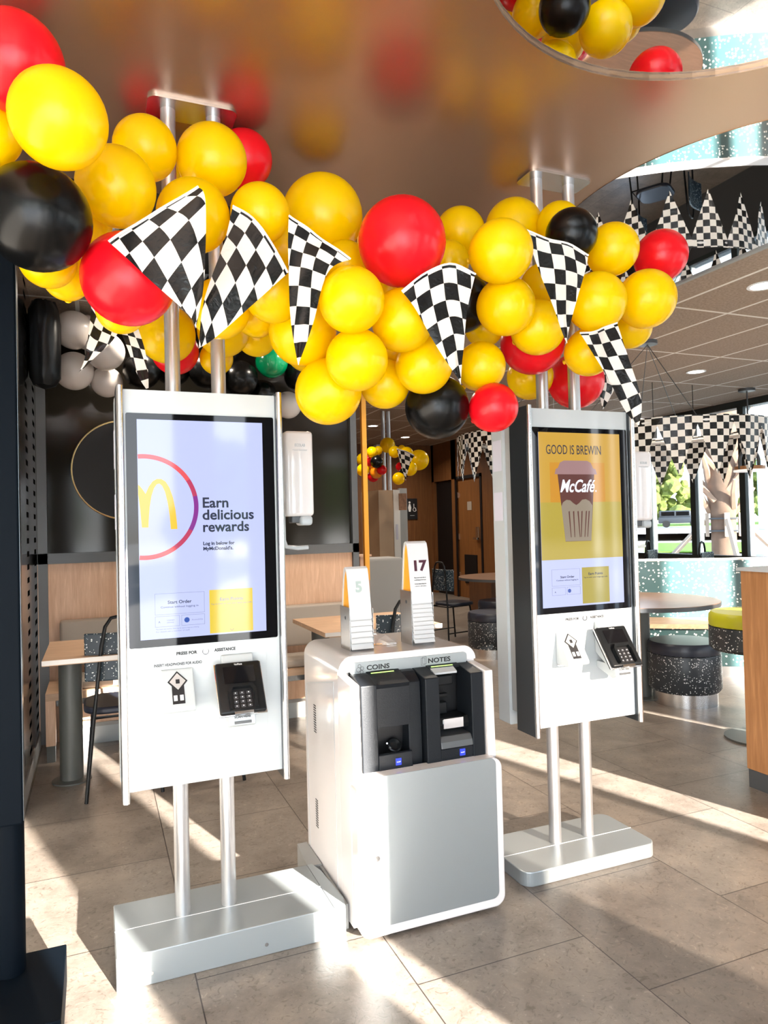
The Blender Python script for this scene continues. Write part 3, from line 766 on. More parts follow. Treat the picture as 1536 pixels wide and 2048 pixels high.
        T('Log in below for', .0155, -.005, 1.352, w=.103, bold=.0006); T("MyMcDonald's.", .0155, -.005, 1.335, w=.098, bold=.0006)
        frame(-.160, -.004, 1.132, 1.200); frame(-.160, -.084, 1.093, 1.127); frame(-.078, -.004, 1.093, 1.127)
        T('Start Order', .0145, -.083, 1.166, al='CENTER', bold=.0003, w=.075); T('Continue without logging in', .0085, -.083, 1.153, al='CENTER', w=.118)
        T('A', .009, -.150, 1.106); T('Languages', .006, -.124, 1.112, 'dispgrey'); T('(idiomas)', .006, -.124, 1.104, 'dispgrey')
        T('Accessibility', .0062, -.046, 1.108, 'dispgrey', w=.036)
        g('access_icon', MB().tube([(X(-.061), Z2, 1.1105), (X(-.061), Z2+.0004, 1.1105)], .0085, 20), 'dispblue')
        rect(.012, .155, 1.060, 1.203, 'dispy')
        T('Earn Points', .0145, .084, 1.166, 'dispgrey', al='CENTER', bold=.0002, w=.076); T('Tap to enter or scan your digital app code', .0065, .084, 1.154, 'dispgrey', al='CENTER', w=.135)
        g('chevron', MB().prism([(X(.078), 1.070), (X(.084), 1.064), (X(.090), 1.070), (X(.090), 1.0715), (X(.084), 1.0655), (X(.078), 1.0715)], 1, Z2, Z2+.0004), 'dispink')
        T('This kiosk uses cookies. Data may be used to improve ordering.', .0055, -.158, 1.084, 'dispgrey', w=.135); T('For details ask a member of staff.', .0055, -.158, 1.076, 'dispgrey', w=.105)
    else:
        rect(-.205, .200, 1.246, 1.762, 'dispo'); rect(-.205, .200, 1.246, 1.478, 'dispyd', Z1-.0002); rect(-.155, .118, 1.478, 1.640, M['dispor'], Z1-.0002)
        T('GOOD IS BREWIN', .054, -.172, 1.674, 'dispink', w=.272, y=Z3)
        cup = [(X(-.120), 1.612), (X(.066), 1.612), (X(.040), 1.318), (X(-.088), 1.318)]
        g('cup_picture', MB().prism(cup, 1, Z2, Z2+.0004), 'dispcup')
        g('cup_picture_lid', MB().prism([(X(-.132), 1.592), (X(-.126), 1.614), (X(-.116), 1.617), (X(-.104), 1.640), (X(-.085), 1.648), (X(.03), 1.648), (X(.048), 1.640), (X(.06), 1.617), (X(.072), 1.613), (X(.078), 1.592)], 1, Z3, Z3+.0004), 'displid')
        g('cup_picture_milk', MB().prism([(X(-.104), 1.462), (X(-.095), 1.478), (X(-.078), 1.488), (X(-.06), 1.486), (X(-.045), 1.474), (X(-.030), 1.466), (X(-.016), 1.474), (X(.0), 1.488), (X(.018), 1.490), (X(.036), 1.482), (X(.050), 1.464), (X(.040), 1.319), (X(-.088), 1.319)], 1, Z3, Z3+.0004), M['dmilk'])
        for a0, a1 in ((-.070, -.062), (-.048, -.044), (-.026, -.018), (-.006, -.012), (.016, .006), (.030, .020)):
            g('cup_picture_streak', MB().prism([(X(a0), 1.440), (X(a0+.006), 1.442), (X(a1+.003), 1.335), (X(a1), 1.335)], 1, Z3-.0004, Z3), 'dispcup')
        lg = T('McCafé', .072, -.110, 1.520, 'dispw', w=.175, bold=.0013, shear=.35, y=Z3-.0006)
        lg.name = 'cafe_lettering'
        g('trademark_dot', MB().tube([(X(.070), Z3-.0006, 1.523), (X(.070), Z3-.0002, 1.523)], .0035, 12), 'dispw')
        frame(-.160, -.022, 1.140, 1.207); T('Start Order', .0135, -.085, 1.171, al='CENTER', bold=.0002, w=.068); T('Continue without logging in', .008, -.085, 1.160, al='CENTER', w=.106)
        frame(-.160, -.095, 1.103, 1.134); frame(-.088, -.022, 1.103, 1.134)
        T('A', .009, -.148, 1.113); g('access_icon', MB().tube([(X(-.076), Z2, 1.1185), (X(-.076), Z2+.0004, 1.1185)], .008, 20), 'dispblue')
        rect(-.012, .125, 1.062, 1.210, M['dolive']); T('Earn Points', .0145, .056, 1.178, al='CENTER', bold=.0003, w=.072); T('Tap to enter your 4-digit app code', .0075, .056, 1.166, al='CENTER', w=.12)
    # lower half
    def P(s, size, x, z, w=None, bold=0, m='print', y=F-.0005, al='LEFT'): return text(s, size, X(x), y, z, m, t, 'lettering', al, bold, 0, w)
    P('PRESS FOR', .0135, -.096, .998, w=.066, bold=.0006); P('ASSISTANCE', .0135, .026, .999, w=.070, bold=.0006)
    bt = MB().tube([(X(-.003), F-.004, 1.003), (X(-.003), F, 1.003)], .0125, 24)
    btn = obj('assistance_button', bt, 'alu', t, True)
    obj('button_emblem', MB().tube([(X(-.003)+.010*math.cos(a), F-.0045, 1.003+.010*math.sin(a)) for a in [PI*.75+i*PI*1.5/14 for i in range(15)]], .0012, 6), 'print', btn)
    P('INSERT HEADPHONES FOR AUDIO', .0125, -.166, .965, w=.150, bold=.0003, m='print' if which == 1 else 'greyprint')
    br = MB(); rr = random.Random(5)
    for i in range(22):
        for j in range(3):
            for k2 in range(2):
                if rr.random() < .45 and i not in (5, 13, 14): br.box(X(-.155+i*.0058+k2*.0022)-.0005, X(-.155+i*.0058+k2*.0022)+.0005, F-.0008, F, .9535-j*.0026, .9545-j*.0026)
    obj('braille', br, 'greyprint', t)
    # access panel outline
    pl = MB()
    pl.box(X(.1985), X(.1995), F-.0006, F, .690, .985).box(X(-.165), X(.199), F-.0006, F, .9845, .9855).box(X(-.180), X(.199), F-.0006, F, .6795, .6805).box(X(-.181), X(-.180), F-.0006, F, .68, .94)
    obj('service_panel_seam', pl, 'greyprint', t)
    # headphone and keypad wedge
    wd = MB(); xa, xb = X(-.146), X(-.046)
    prof = [(F, .955), (F-.008, .953), (F-.080, .846), (F-.080, .834), (F-.066, .828), (F, .828)]
    wd.prism([(y, z) for y, z in prof], 0, xa, xb)
    wedge = obj('audio_module', wd, 'white', t, bevel=.003)
    def onw(x, u, off=.0006):    # u 0..1 down the sloped face
        y = F-.008 + (-.072)*u; z = .953+(-.107)*u
        nv = Vector((0, -.107, .054)).normalized()*-1
        return Vector((X(x), y, z)) + Vector((0, -.830, .558))*off
    def slab(pts, m, nm, off=.001):
        a_ = [onw(x, u, off) for x, u in pts]; b2 = [onw(x, u, 0) for x, u in pts]
        mb = MB(); A = [mb.bm.verts.new(p) for p in a_]; B = [mb.bm.verts.new(p) for p in b2]
        mb.bm.faces.new(A)
        for i in range(len(A)): j = (i+1) % len(A); mb.bm.faces.new((A[i], B[i], B[j], A[j]))
        return obj(nm, mb, m, wedge)
    slab([(-.116, .34), (-.078, .34), (-.078, .90), (-.116, .90)], 'print', 'keypad_plate')
    slab([(-.097, .05), (-.066, .32), (-.097, .60), (-.128, .32)], 'print', 'diamond_rim', .0014)
    slab([(-.097, .10), (-.072, .32), (-.097, .54), (-.122, .32)], M['greyish'], 'diamond_key', .0022)
    slab([(-.103, .27), (-.091, .27), (-.091, .38), (-.103, .38)], 'print', 'centre_key', .003)
    slab([(-.112, .68), (-.101, .68), (-.101, .82), (-.112, .82)], 'whiteprint', 'keypad_icon', .0018)
    slab([(-.093, .68), (-.082, .68), (-.082, .82), (-.093, .82)], 'whiteprint', 'keypad_icon', .0018)
    obj('label_slot', MB().box(X(-.142), X(-.056), F-.012, F, .819, .826), 'whiteprint', t)
    # payment terminal on a bracket
    obj('terminal_bracket', MB().prism([(F, .985), (F-.012, .985), (F-.112, .830), (F-.100, .800), (F, .860)], 0, X(.045), X(.150)), 'white', t, bevel=.004)
    trm = MB()
    hw, zz0, zz1 = .074, 0., .176
    trm.box(-hw, hw, -.017, .017, 0, zz1, .008, 3)
    ang = math.radians(-36); base = Matrix.Translation((X(.093), F-.132, .815)) @ Matrix.Rotation(ang, 4, 'X')
    trm.xf(base); term = obj('payment_terminal', trm, 'black', t, True)
    def tb(nm, x0, x1, y0, y1, z0, z1, m, bev=0.):
        mb = MB().box(x0, x1, y0, y1, z0, z1, bev, 2).xf(base); return obj(nm, mb, m, term, bool(bev))
    tb('chrome_rim', -.0765, .0765, -.004, .004, -.003, .177, 'chrome', .0015)
    tb('terminal_display', -.050, .050, -.0185, -.0165, .100, .158, 'blackglass')
    tb('keypad_well', -.036, .036, -.0186, -.016, .012, .078, 'deep')
    kb = MB()
    for i in range(3):
        for j in range(4): kb.box(-.028+i*.021, -.014+i*.021, -.0215, -.018, .016+j*.0145, .0255+j*.0145, .001, 1)
    kb.xf(base); obj('keypad', kb, 'key', term)
    kp = MB()
    for i in range(3):
        for j in range(4): kp.box(-.0225+i*.021, -.0195+i*.021, -.0219, -.0214, .0195+j*.0145, .0225+j*.0145)
    kp.xf(base); obj('key_print', kp, 'whiteprint', term)
    nb = MB().prism([(-.044, .010), (-.036, .010), (-.036, .066), (-.028, .080), (.028, .080), (.036, .066), (.036, .010), (.044, .010), (.046, .072), (.034, .090), (-.034, .090), (-.046, .072)], 1, -.034, -.017).xf(base)
    obj('privacy_shield', nb, 'black', term)
    tb('card_slot', -.03, .03, -.020, -.010, -.004, .004, 'chrome')
    vt = text('VeriFone', .009, 0, 0, 0, 'whiteprint', term, 'maker_lettering', 'CENTER', width=.026, rot=(0,0,0))
    vt.data.transform(Matrix.Translation(-ORG[term.name]) @ base @ Matrix.Translation((0, -.0178, .1625)) @ Matrix.Rotation(PI/2, 4, 'X') @ Matrix.Translation(ORG[term.name]))
    # barcode reader below
    sh = MB().prism([(F, .825), (F-.112, .822), (F-.122, .780), (F-.095, .768), (F, .800)], 0, X(.050), X(.135))
    sc_ = obj('barcode_reader', sh, 'white', t, bevel=.003)
    obj('reader_window', MB().box(X(.066), X(.120), F-.1235, F-.118, .784, .792), 'darkgrey', sc_)
    text('SCAN HERE', .0105, X(.092), F-.1205, .802, 'print', sc_, 'lettering', 'CENTER', .0002, 0, .052)
    # back-to-back casing
    rc = obj('rear_casing', MB().prism(rrect(X(-.268), X(.268), .56, 1.86, .006, 2), 1, PY+.035, PY+.12), 'white', t)
    obj('rear_shell', MB().box(X(-.255), X(.255), F+.096, PY+.034, .62, 1.80), 'grey', t)
    for z0, z1 in ((1.62, 1.75), (1.41, 1.53)):
        obj('side_label', MB().box(X(-.2695), X(-.268), PY+.045, PY+.11, z0, z1), 'lavlabel', rc)
    return t
M['dred'] = glow('display_red', (.85,.08,.10), .8); M['dred2'] = glow('display_scarlet', (.85,.01,.03), .8)
M['dpink'] = glow('display_pink', (.62,.03,.12), .7); M['dpurp'] = glow('display_purple', (.28,.01,.32), .7)
M['dmilk'] = glow('display_milk', (.42,.34,.25), .6); M['dolive'] = glow('display_olive', (.55,.45,.05), .6); M['dispor'] = glow('display_orange', (.85,.38,.02), .6)
M['greyish'] = mat('light_key_grey', (.5,.5,.5), .35, metal=.4)
k1 = kiosk(.333, 1); k2 = kiosk(1.855, 2)

# grey filler block between left kiosk base and cash machine
tag(obj('floor_plinth', MB().box(.787, .797, 2.38, 2.74, 0, .085).prism([(.740, 2.69), (.797, 2.69), (.797, 2.90), (.755, 2.90)], 2, 0, .092), 'grey'), 'grey metal cable plinth on the floor between left kiosk base and cash machine', 'plinth')

# hand sanitizer dispensers behind each kiosk
def sanitizer(x, y, z0, label):
    t = thing('hand_sanitizer_dispenser', label, 'sanitizer dispenser', (x, y, z0), 'hand sanitizer dispensers')
    b = obj('housing', MB().box(x-.055, x+.055, y-.05, y+.05, z0+.06, z0+.385, .014, 3), 'whitegloss', t, True)
    obj('nozzle', MB().box(x-.0, x+.05, y-.045, y+.035, z0+.025, z0+.062, .012, 3), 'white', t, True)
    obj('sensor_window', MB().box(x-.03, x+.005, y-.03, y+.02, z0+.035, z0+.062, .004, 2), 'darkgrey', t)
    tr = MB().tube([(x-.055, y, z0+.10), (x-.055, y, z0-.03), (x-.045, y, z0-.055), (x+.0, y, z0-.062), (x+.04, y, z0-.060)], .008, 10)
    obj('drip_tray_arm', tr, 'white', t, True)
    obj('mounting_arm', MB().box(x-.115, x-.045, y+.01, y+.03, z0+.12, z0+.30), 'white', t)
    text('ECOLAB', .015, x+.002, y-.0505, z0+.325, 'greyprint', t, 'lettering', 'CENTER', .0004, 0, .04)
    text('Hand Sanitizer', .009, x+.002, y-.0505, z0+.309, 'greyprint', t, 'lettering', 'CENTER', 0, 0, .058)
    return t
sanitizer(.722, 2.66, 1.385, 'white hand sanitizer dispenser beside the left kiosk, in front of the dark glass')
sanitizer(2.375, 2.66, 1.335, 'white hand sanitizer dispenser beside the right kiosk, in front of the windows')

# ------------------------------------------------------------------ cash machine
cm = thing('cash_machine', 'white and silver self-service cash machine for coins and notes between the two kiosks', 'cash machine', (1.08, 2.55, 0))
side = [(2.33, 0.02), (2.33, .53), (2.455, .86), (2.455, .93), (2.86, .93), (2.89, .90), (2.89, .02)]
# main body: rounded shoulders, extruded front to back
body = MB()
o = rrect(.80, 1.36, .02, .93, .055, 8); o = [(x, max(z, .02)) for x, z in rrect(.80, 1.36, -.06, .93, .055, 8)]
body.prism(o, 1, 2.45, 2.89); obj('body', body, 'whitegloss', cm, True)
for x0, x1 in ((.80, .832), (1.328, 1.36)):
    obj('side_cheek', MB().prism([(2.452, .02), (2.452, .870), (2.310, .855), (2.300, .54), (2.335, .50), (2.335, .02)], 0, x0, x1), 'whitegloss', cm, bevel=.003)
obj('cavity_floor', MB().box(.832, 1.328, 2.315, 2.45, .50, .535), 'grey', cm)
obj('cavity_back', MB().box(.832, 1.328, 2.445, 2.452, .50, .87), 'deep', cm)
obj('lower_body', MB().box(.832, 1.328, 2.335, 2.45, .02, .50), 'white', cm)
# top hood frame
hd = MB(); R1_ = rrect(.80, 1.36, .80, .932, .055, 8)
hd.prism([(x, z) for x, z in R1_ if z >= .86] + [(.80, .868), (1.36, .868)][0:0], 1, 2.435, 2.452)
obj('hood', hd, 'whitegloss', cm, bevel=.002)
st = obj('label_strip', MB().prism(rrect(.842, 1.318, .866, .908, .012, 4), 1, 2.430, 2.436), 'silver', cm)
text('COINS', .024, .905, 2.4295, .878, 'print', st, 'lettering', 'LEFT', .0007, 0, .090)
text('NOTES', .024, 1.152, 2.4295, .880, 'print', st, 'lettering', 'LEFT', .0007, 0, .094)
ci = MB()
for (x, z, r) in ((.878, .895, .006), (.874, .882, .008), (.888, .886, .006), (.886, .873, .006)): ci.tube([(x+r*math.cos(a), 2.4293, z+r*math.sin(a)) for a in [2*PI*i/16 for i in range(16)]], .0006, 5, closed=True)
obj('coin_icon', ci, 'print', st)
ni = MB()
for (x, z) in ((1.124, .874), (1.130, .878)):
    for q in ((x, x+.016, z, z+.0008), (x, x+.016, z+.026, z+.0268), (x, x+.0008, z, z+.0268), (x+.0152, x+.016, z, z+.0268)): ni.box(q[0], q[1], 2.4290, 2.4296, q[2], q[3])
obj('note_icon', ni, 'print', st)
# black coin and note units
cu = thing  # alias guard
coin = obj('coin_unit', MB().prism([(2.40, .868), (2.325, .845), (2.318, .535), (2.44, .535), (2.44, .868)], 0, .842, .902), 'blackunit', cm, bevel=.003)
obj('unit_wall', MB().prism([(2.43, .868), (2.40, .866), (2.352, .835), (2.345, .60), (2.345, .535), (2.44, .535)], 0, 1.030, 1.082), 'blackunit', coin, bevel=.003)
obj('unit_top', MB().prism([(2.43, .872), (2.43, .858), (2.335, .828), (2.330, .842)], 0, .902, 1.030), 'blackunit', coin)
obj('hopper_opening', MB().prism([(2.428, .873), (2.36, .8505), (2.36, .849), (2.428, .8715)], 0, .922, 1.010), 'deep', coin)
obj('light_strip', MB().prism([(2.414, .8700), (2.410, .8688), (2.410, .8675), (2.414, .8687)], 0, .915, 1.005), 'greenled', coin)
obj('unit_face', MB().prism([(2.334, .828), (2.338, .690), (2.36, .690), (2.36, .828)], 0, .902, 1.030), 'blackunit', coin)
obj('coin_tray', MB().prism([(2.318, .600), (2.316, .538), (2.42, .538), (2.42, .55), (2.33, .56), (2.326, .604)], 0, .902, 1.030), 'blackunit', coin, bevel=.002)
obj('tray_recess', MB().prism([(2.40, .690), (2.41, .56), (2.43, .56), (2.43, .69)], 0, .902, 1.030), 'deep', coin)
obj('coin_return_cup', MB().lathe([(0, 0), (.020, .004), (.026, .02), (.022, .022), (.014, .012), (0, .01)], 0, 0, 20).xf(Matrix.Translation((.985, 2.392, .60)) @ Matrix.Rotation(.9, 4, 'X')), 'black', coin, True)
cr = MB()
for i, (x, z) in enumerate(((.955, .622), (.960, .612), (.965, .604), (.961, .597), (.968, .606))): cr.tube([(x, 2.372, z), (x+.001, 2.375, z)], .0035, 12)
obj('coin', cr, 'chrome', coin, True)
b1 = obj('blue_badge', MB().box(.964, .985, 2.3145, 2.3175, .559, .583), 'blue', coin)
text('GLORY', .0055, .9745, 2.314, .569, 'whiteprint', b1, 'lettering', 'CENTER', .0001, 0, .016)
note = obj('note_unit', MB().prism([(2.42, .868), (2.318, .848), (2.312, .535), (2.44, .535), (2.44, .868)], 0, 1.086, 1.142), 'blackunit', cm, bevel=.003)
obj('unit_wall', MB().prism([(2.43, .870), (2.318, .850), (2.312, .535), (2.44, .535)], 0, 1.272, 1.322), 'blackunit', note, bevel=.003)
obj('unit_top', MB().prism([(2.44, .874), (2.44, .866), (2.405, .858), (2.405, .866)], 0, 1.142, 1.272), 'blackunit', note)
obj('light_strip', MB().prism([(2.412, .8700), (2.407, .8688), (2.407, .8675), (2.412, .8687)], 0, 1.155, 1.245), 'greenled', note)
obj('note_slot_guide', MB().prism([(2.405, .864), (2.375, .852), (2.375, .845), (2.405, .857)], 0, 1.150, 1.245), 'greyprint', note)
obj('note_mechanism', MB().box(1.170, 1.235, 2.39, 2.42, .80, .835, .004).box(1.175, 1.215, 2.395, 2.42, .755, .768, .003).box(1.150, 1.215, 2.40, 2.43, .69, .735, .006), 'black', note)
obj('note_shelf', MB().prism([(2.352, .690), (2.340, .668), (2.345, .650), (2.43, .650), (2.43, .690)], 0, 1.142, 1.272), 'black', note, bevel=.002)
obj('clear_note_flap', MB().box(1.165, 1.245, 2.334, 2.337, .655, .690), 'film', note)
obj('note_flap_label', MB().box(1.163, 1.246, 2.338, 2.341, .672, .686), 'greyprint', note)
obj('note_door', MB().prism([(2.330, .630), (2.316, .612), (2.310, .590), (2.43, .590), (2.43, .630)], 0, 1.142, 1.272), 'darkgrey', note, bevel=.003)
obj('unit_base', MB().box(1.142, 1.272, 2.314, 2.43, .535, .588, .002), 'blackunit', note)
b2_ = obj('blue_badge', MB().box(1.216, 1.237, 2.3105, 2.314, .558, .582), 'blue', note)
text('GLORY', .0055, 1.2265, 2.310, .568, 'whiteprint', b2_, 'lettering', 'CENTER', .0001, 0, .016)
# front door
dr = MB().prism(rrect(.80, 1.363, .012, .548, .04, 8), 1, 2.265, 2.333, hole=None)
do = obj('service_door', dr, 'whitegloss', cm, bevel=.006)
obj('door_panel', MB().prism(rrect(.832, 1.335, .045, .549, .025, 6), 1, 2.2625, 2.266), 'silver', do)
obj('door_lock', MB().tube([(.864, 2.258, .278), (.864, 2.263, .278)], .010, 24), 'chrome', do, True)
# side panel lines and vents
sp = MB()
sp.box(.7985, .8, 2.50, 2.502, .06, .83).box(.7985, .8, 2.50, 2.86, .058, .06).box(.7985, .8, 2.86, 2.862, .06, .76).prism([(2.50, .83), (2.862, .758), (2.862, .761), (2.50, .833)], 0, .7985, .80)
obj('side_panel_seam', sp, 'greyprint', cm)
for z0 in (.585, .210):
    v = MB()
    for i in range(12): v.box(.7988, .801, 2.735, 2.765, z0+i*.0095, z0+i*.0095+.004)
    obj('side_vent', v, 'deep', cm)
# table number racks standing on the machine
def rack(x, y, n, h, num, label):
    t = thing('table_number_rack', label, 'number rack', (x+.045, y, .931), 'table number racks on the cash machine')
    w_, z0 = .088, .931
    obj('steel_holder', MB().box(x-.004, x-.002, y-.062, y+.045, z0, z0+h*.52).box(x+w_+.002, x+w_+.004, y-.062, y+.045, z0, z0+h*.50).box(x-.004, x+w_+.004, y+.043, y+.045, z0, z0+h*.45), 'alu', t)
    # the front number tent
    zt = z0+h; zb = z0+h*.50
    fy = lambda z: y-.060+.030*(z-(zb-.04))/((zt-.03)-(zb-.04))+.005
    pr = [(y-.060, zb-.04), (y-.030, zt-.03), (y-.022, zt-.008), (y-.008, zt), (y+.006, zt-.008), (y+.014, zt-.03), (y+.040, zb-.02), (y+.034, zb-.02), (y+.010, zt-.035), (y+.002, zt-.014), (y-.008, zt-.007), (y-.018, zt-.014), (y-.026, zt-.034), (y-.056, zb-.04)]
    tent = MB().prism(pr, 0, x, x+w_); tt = obj('number_tent', tent, 'paper', t, True)
    obj('orange_insert', MB().prism([(fy(zb+.02), zb+.02), (fy(zb+.01)+.004, zb+.01), (fy(zb)+.012, zb-.03), (y-.022, zb-.045), (y-.006, zb-.02), (y+.006, zb-.03), (y+.030, zb+.005), (y+.008, zt-.04), (y-.008, zt-.012), (fy(zt-.035), zt-.035)], 0, x+.004, x+w_-.004), 'orange', t)
    obj('clip', MB().tube([(x-.0045, y-.014, zb-.036), (x+.004, y-.014, zb-.036)], .007, 12), 'darkgrey', t)
    # stack of tents nested below
    for i in range(n):
        zz = zb-.045-(i+1)*(h*.45-.035)/n
        yy = y-.060-.0022*(i+1)
        obj('stacked_tent', MB().prism([(yy, zz), (yy+.012, zb-.03-(i*(h*.40)/n)), (yy+.014, zb-.03-(i*(h*.40)/n)), (yy+.003, zz)], 0, x, x+w_), 'paper', t)
    for i in range(n):
        zz = zb-.045-i*(h*.45-.035)/n
        obj('tent_edge', MB().box(x+.001, x+w_-.001, y-.0635-.0022*(i+1), y-.061-.0022*(i+1), zz, zz+.0014), 'grey', t)  # grey strip painting the shadow line between stacked tents
    sl = math.atan2(.030, (zt-.03)-(zb-.04))
    mt = 'maroon' if num == '17' else M['faded']
    nb_ = text(num, .056, x+w_*.5, 0, 0, mt if isinstance(mt, str) else 'maroon', t, 'number_print', 'CENTER', .0024, 0, .056 if num == '17' else .026, rot=(0,0,0))
    if num != '17': nb_.data.materials.clear(); nb_.data.materials.append(M['faded'])
    org = ORG[t.name]
    def place(o, zc):
        k = (zc-(zb-.04))/((zt-.03)-(zb-.04)); yy = y-.060+.030*k-.0012
        o.data.transform(Matrix.Translation(Vector((x+w_*.5, yy, zc))-org) @ Matrix.Rotation(-sl, 4, 'X') @ Matrix.Rotation(PI/2, 4, 'X') @ Matrix.Translation(-Vector((x+w_*.5, 0, 0))+org))
    place(nb_, zt-.115 if num == '17' else zt-.095)
    if num == '17':
        for i, s in enumerate(('Please return to your table and', 'we will bring your food to you.', 'For those waiting in dining room,', 'a server will come.')):
            o = text(s, .006, x+w_*.5, 0, 0, 'print', t, 'small_print', 'CENTER', 0, 0, .05, rot=(0,0,0)); place(o, zt-.145-.009*i-(.006 if i > 1 else 0))
    return t
M['faded'] = mat('faded_print', (.36,.44,.42), .5)
rack(.886, 2.60, 5, .315, '5', 'shorter rack of white table number tents, faded 5 in front, left on the cash machine')
rack(1.142, 2.60, 9, .405, '17', 'taller rack of white table number tents with number 17 in front, right on cash machine')
wr = MB(); gr = random.Random(2)
pts = [(1.01, 2.60, .935), (1.075, 2.58, .934), (1.105, 2.63, .936), (1.10, 2.72, .952), (1.06, 2.76, .965), (1.00, 2.72, .948), (.998, 2.65, .955)]
ctr = (1.05, 2.67, .945)
for i in range(len(pts)): wr.poly([ctr, pts[i], pts[(i+1) % len(pts)]])
tw = thing('plastic_wrapper', 'small clear crumpled plastic wrapper with orange and white scraps on the cash machine top', 'wrapper', (1.05, 2.67, .931))
obj('film', wr, 'film', tw); obj('orange_scrap', MB().prism([(1.0, 2.63), (1.045, 2.62), (1.05, 2.635), (1.02, 2.65)], 2, .9315, .934), 'orange', tw); obj('white_scrap', MB().prism([(1.055, 2.60), (1.10, 2.605), (1.10, 2.62), (1.06, 2.618)], 2, .9315, .937), 'paper', tw)

# ------------------------------------------------------------------ black display board at left
bd = thing('display_board', 'tall black display board on a black post and base at the left edge', 'display board', (-.5, 2.40, 0))
obj('panel', MB().box(-.95, -.205, 2.30, 2.345, .57, 2.315, .006), 'blackpanel', bd)
obj('panel_edge', MB().box(-.2045, -.203, 2.302, 2.343, .58, 2.305), 'darksteel', bd)
obj('post', MB().cyl(-.25, 2.39, .11, .9, .04, 28), 'blackpanel', bd, True)
obj('base', MB().box(-.95, -.104, 2.10, 2.475, 0, .115, .003), 'blackpanel', bd)
# perforated steel screen along the left
ps = thing('perforated_screen', 'tall polished steel screen with two rows of slots, left of the dark glass partition', 'screen', (-.38, 4.4, 0))
obj('steel_sheet', MB().box(-.385, -.360, 3.35, 5.24, .10, 3.02), 'perf', ps)
obj('bottom_channel', MB().box(-.39, -.355, 3.35, 5.24, 0, .10), 'grey', ps)
# ------------------------------------------------------------------ seating at the back left
def chair(name='cafe_chair'):
    t = thing(name, 'x', 'chair', (0,0,0), 'speckled cafe chairs')
    # faces +y; origin on the floor
    bk = MB(); n = 12
    A = []
    for i in range(n+1):
        x = -.19+.38*i/n; y = -.175-.0*x + .035*(x/.19)**2
        A.append((x, y))
    prof = [(x, y-.008) for x, y in A] + [(x, y+.008) for x, y in reversed(A)]
    bk.prism(prof, 2, .61, .865); obj('backrest', bk, 'spkchair', t, True, bevel=.006)
    st_ = MB().prism(rrect(-.20, .20, -.17, .22, .12, 8), 2, .430, .468); obj('seat', st_, 'navy', t, True, bevel=.012)
    for s in (-1, 1):
        obj('rear_leg', MB().tube([(s*.19, -.24, 0), (s*.15, -.21, .40), (s*.105, -.195, .80), (s*.085, -.193, .90), (s*.055, -.193, .945), (0, -.193, .955)], .010, 10), 'black', t, True)
        obj('front_leg', MB().tube([(s*.185, .20, 0), (s*.15, .14, .43)], .010, 10), 'black', t, True)
        obj('side_stretcher', MB().tube([(s*.178, -.23, .12), (s*.178, .18, .12)], .007, 8), 'black', t, True)
    obj('seat_rail', MB().tube([(-.15, -.20, .425), (.15, -.20, .425), (.15, .14, .425), (-.15, .14, .425)], .008, 8, closed=True), 'black', t, True)
    return t
ch0 = chair(); ch0.location = (.125, 4.27, 0); ch0['label'] = 'speckled navy cafe chair with black bent rods just left of the left kiosk'
dup(ch0, (.56, 4.25, 0), 0, 'cafe chair at the back table, only its black feet showing under the left kiosk')
dup(ch0, (1.745, 4.13, 0), 0, 'speckled cafe chair at the second back table, seen between the two number racks')
dup(ch0, (3.98, 7.66, 0), -PI/2+.25, 'speckled cafe chair in the corridor at the round table, seen side on')
dup(ch0, (6.15, 6.45, 0), PI+.55, 'left of the two chair tops showing behind the curved speckled booth')
dup(ch0, (6.05, 5.55, 0), PI+.45, 'right of the two chair tops behind the curved speckled booth, in sunlight')
for o in COL.objects:
    if o.get('label', '').find('curved speckled booth') > 0 and o.get('category') == 'chair': o.scale = (1, 1, 1.2)
def square_table(x0, x1, y0, y1, px, py, label):
    t = thing('dining_table', label, 'table', ((x0+x1)/2, (y0+y1)/2, 0), 'square tables at the back bench')
    obj('tabletop', MB().box(x0, x1, y0, y1, .722, .75), 'oakh', t)
    obj('edge_band', MB().box(x0-.001, x1+.001, y0-.002, y0, .726, .75), 'offwhite', t)
    obj('column', MB().cyl(px, py, .01, .722, .062, 32), 'charcoal', t, True)
    obj('foot_plate', MB().lathe([(0,0),(.105,0),(.105,.008),(.062,.014),(0,.014)], px, py, 40), 'charcoal', t, True)
    return t
square_table(-.265, .44, 4.05, 4.76, -.145, 4.45, 'square oak table on a charcoal column behind the left kiosk')
square_table(1.30, 2.10, 4.20, 4.98, 1.42, 4.7, 'square brown table behind the cash machine, right of left kiosk')
bn = thing('bench_seat', 'long oak bench with taupe cushions built along the back wall', 'bench', (.8, 5.05, 0))
obj('back_cushion', MB().box(-.23, 1.86, 5.19, 5.295, .52, .82, .02), 'taupe', bn, True)
obj('seat_cushion', MB().box(-.22, 1.86, 4.88, 5.19, .42, .475, .015), 'taupe', bn, True)
obj('seat_frame', MB().box(-.30, 1.88, 4.84, 5.295, .375, .42), 'oakh', bn)
obj('front_rail', MB().box(-.24, 1.88, 4.86, 4.90, .335, .372), 'darkgrey', bn)
obj('end_post', MB().box(-.30, -.245, 4.84, 4.90, .10, .375), 'oak', bn)
obj('end_foot', MB().box(-.297, -.248, 4.843, 4.897, 0, .10), 'charcoal', bn)
obj('lower_panel', MB().box(-.20, 1.86, 5.10, 5.12, .15, .335), 'oak', bn)
obj('kick_rail', MB().box(-.20, 1.86, 5.095, 5.125, .125, .15), 'grey', bn)
obj('kick_plate', MB().box(-.20, 1.86, 5.15, 5.17, 0, .125), 'white', bn)
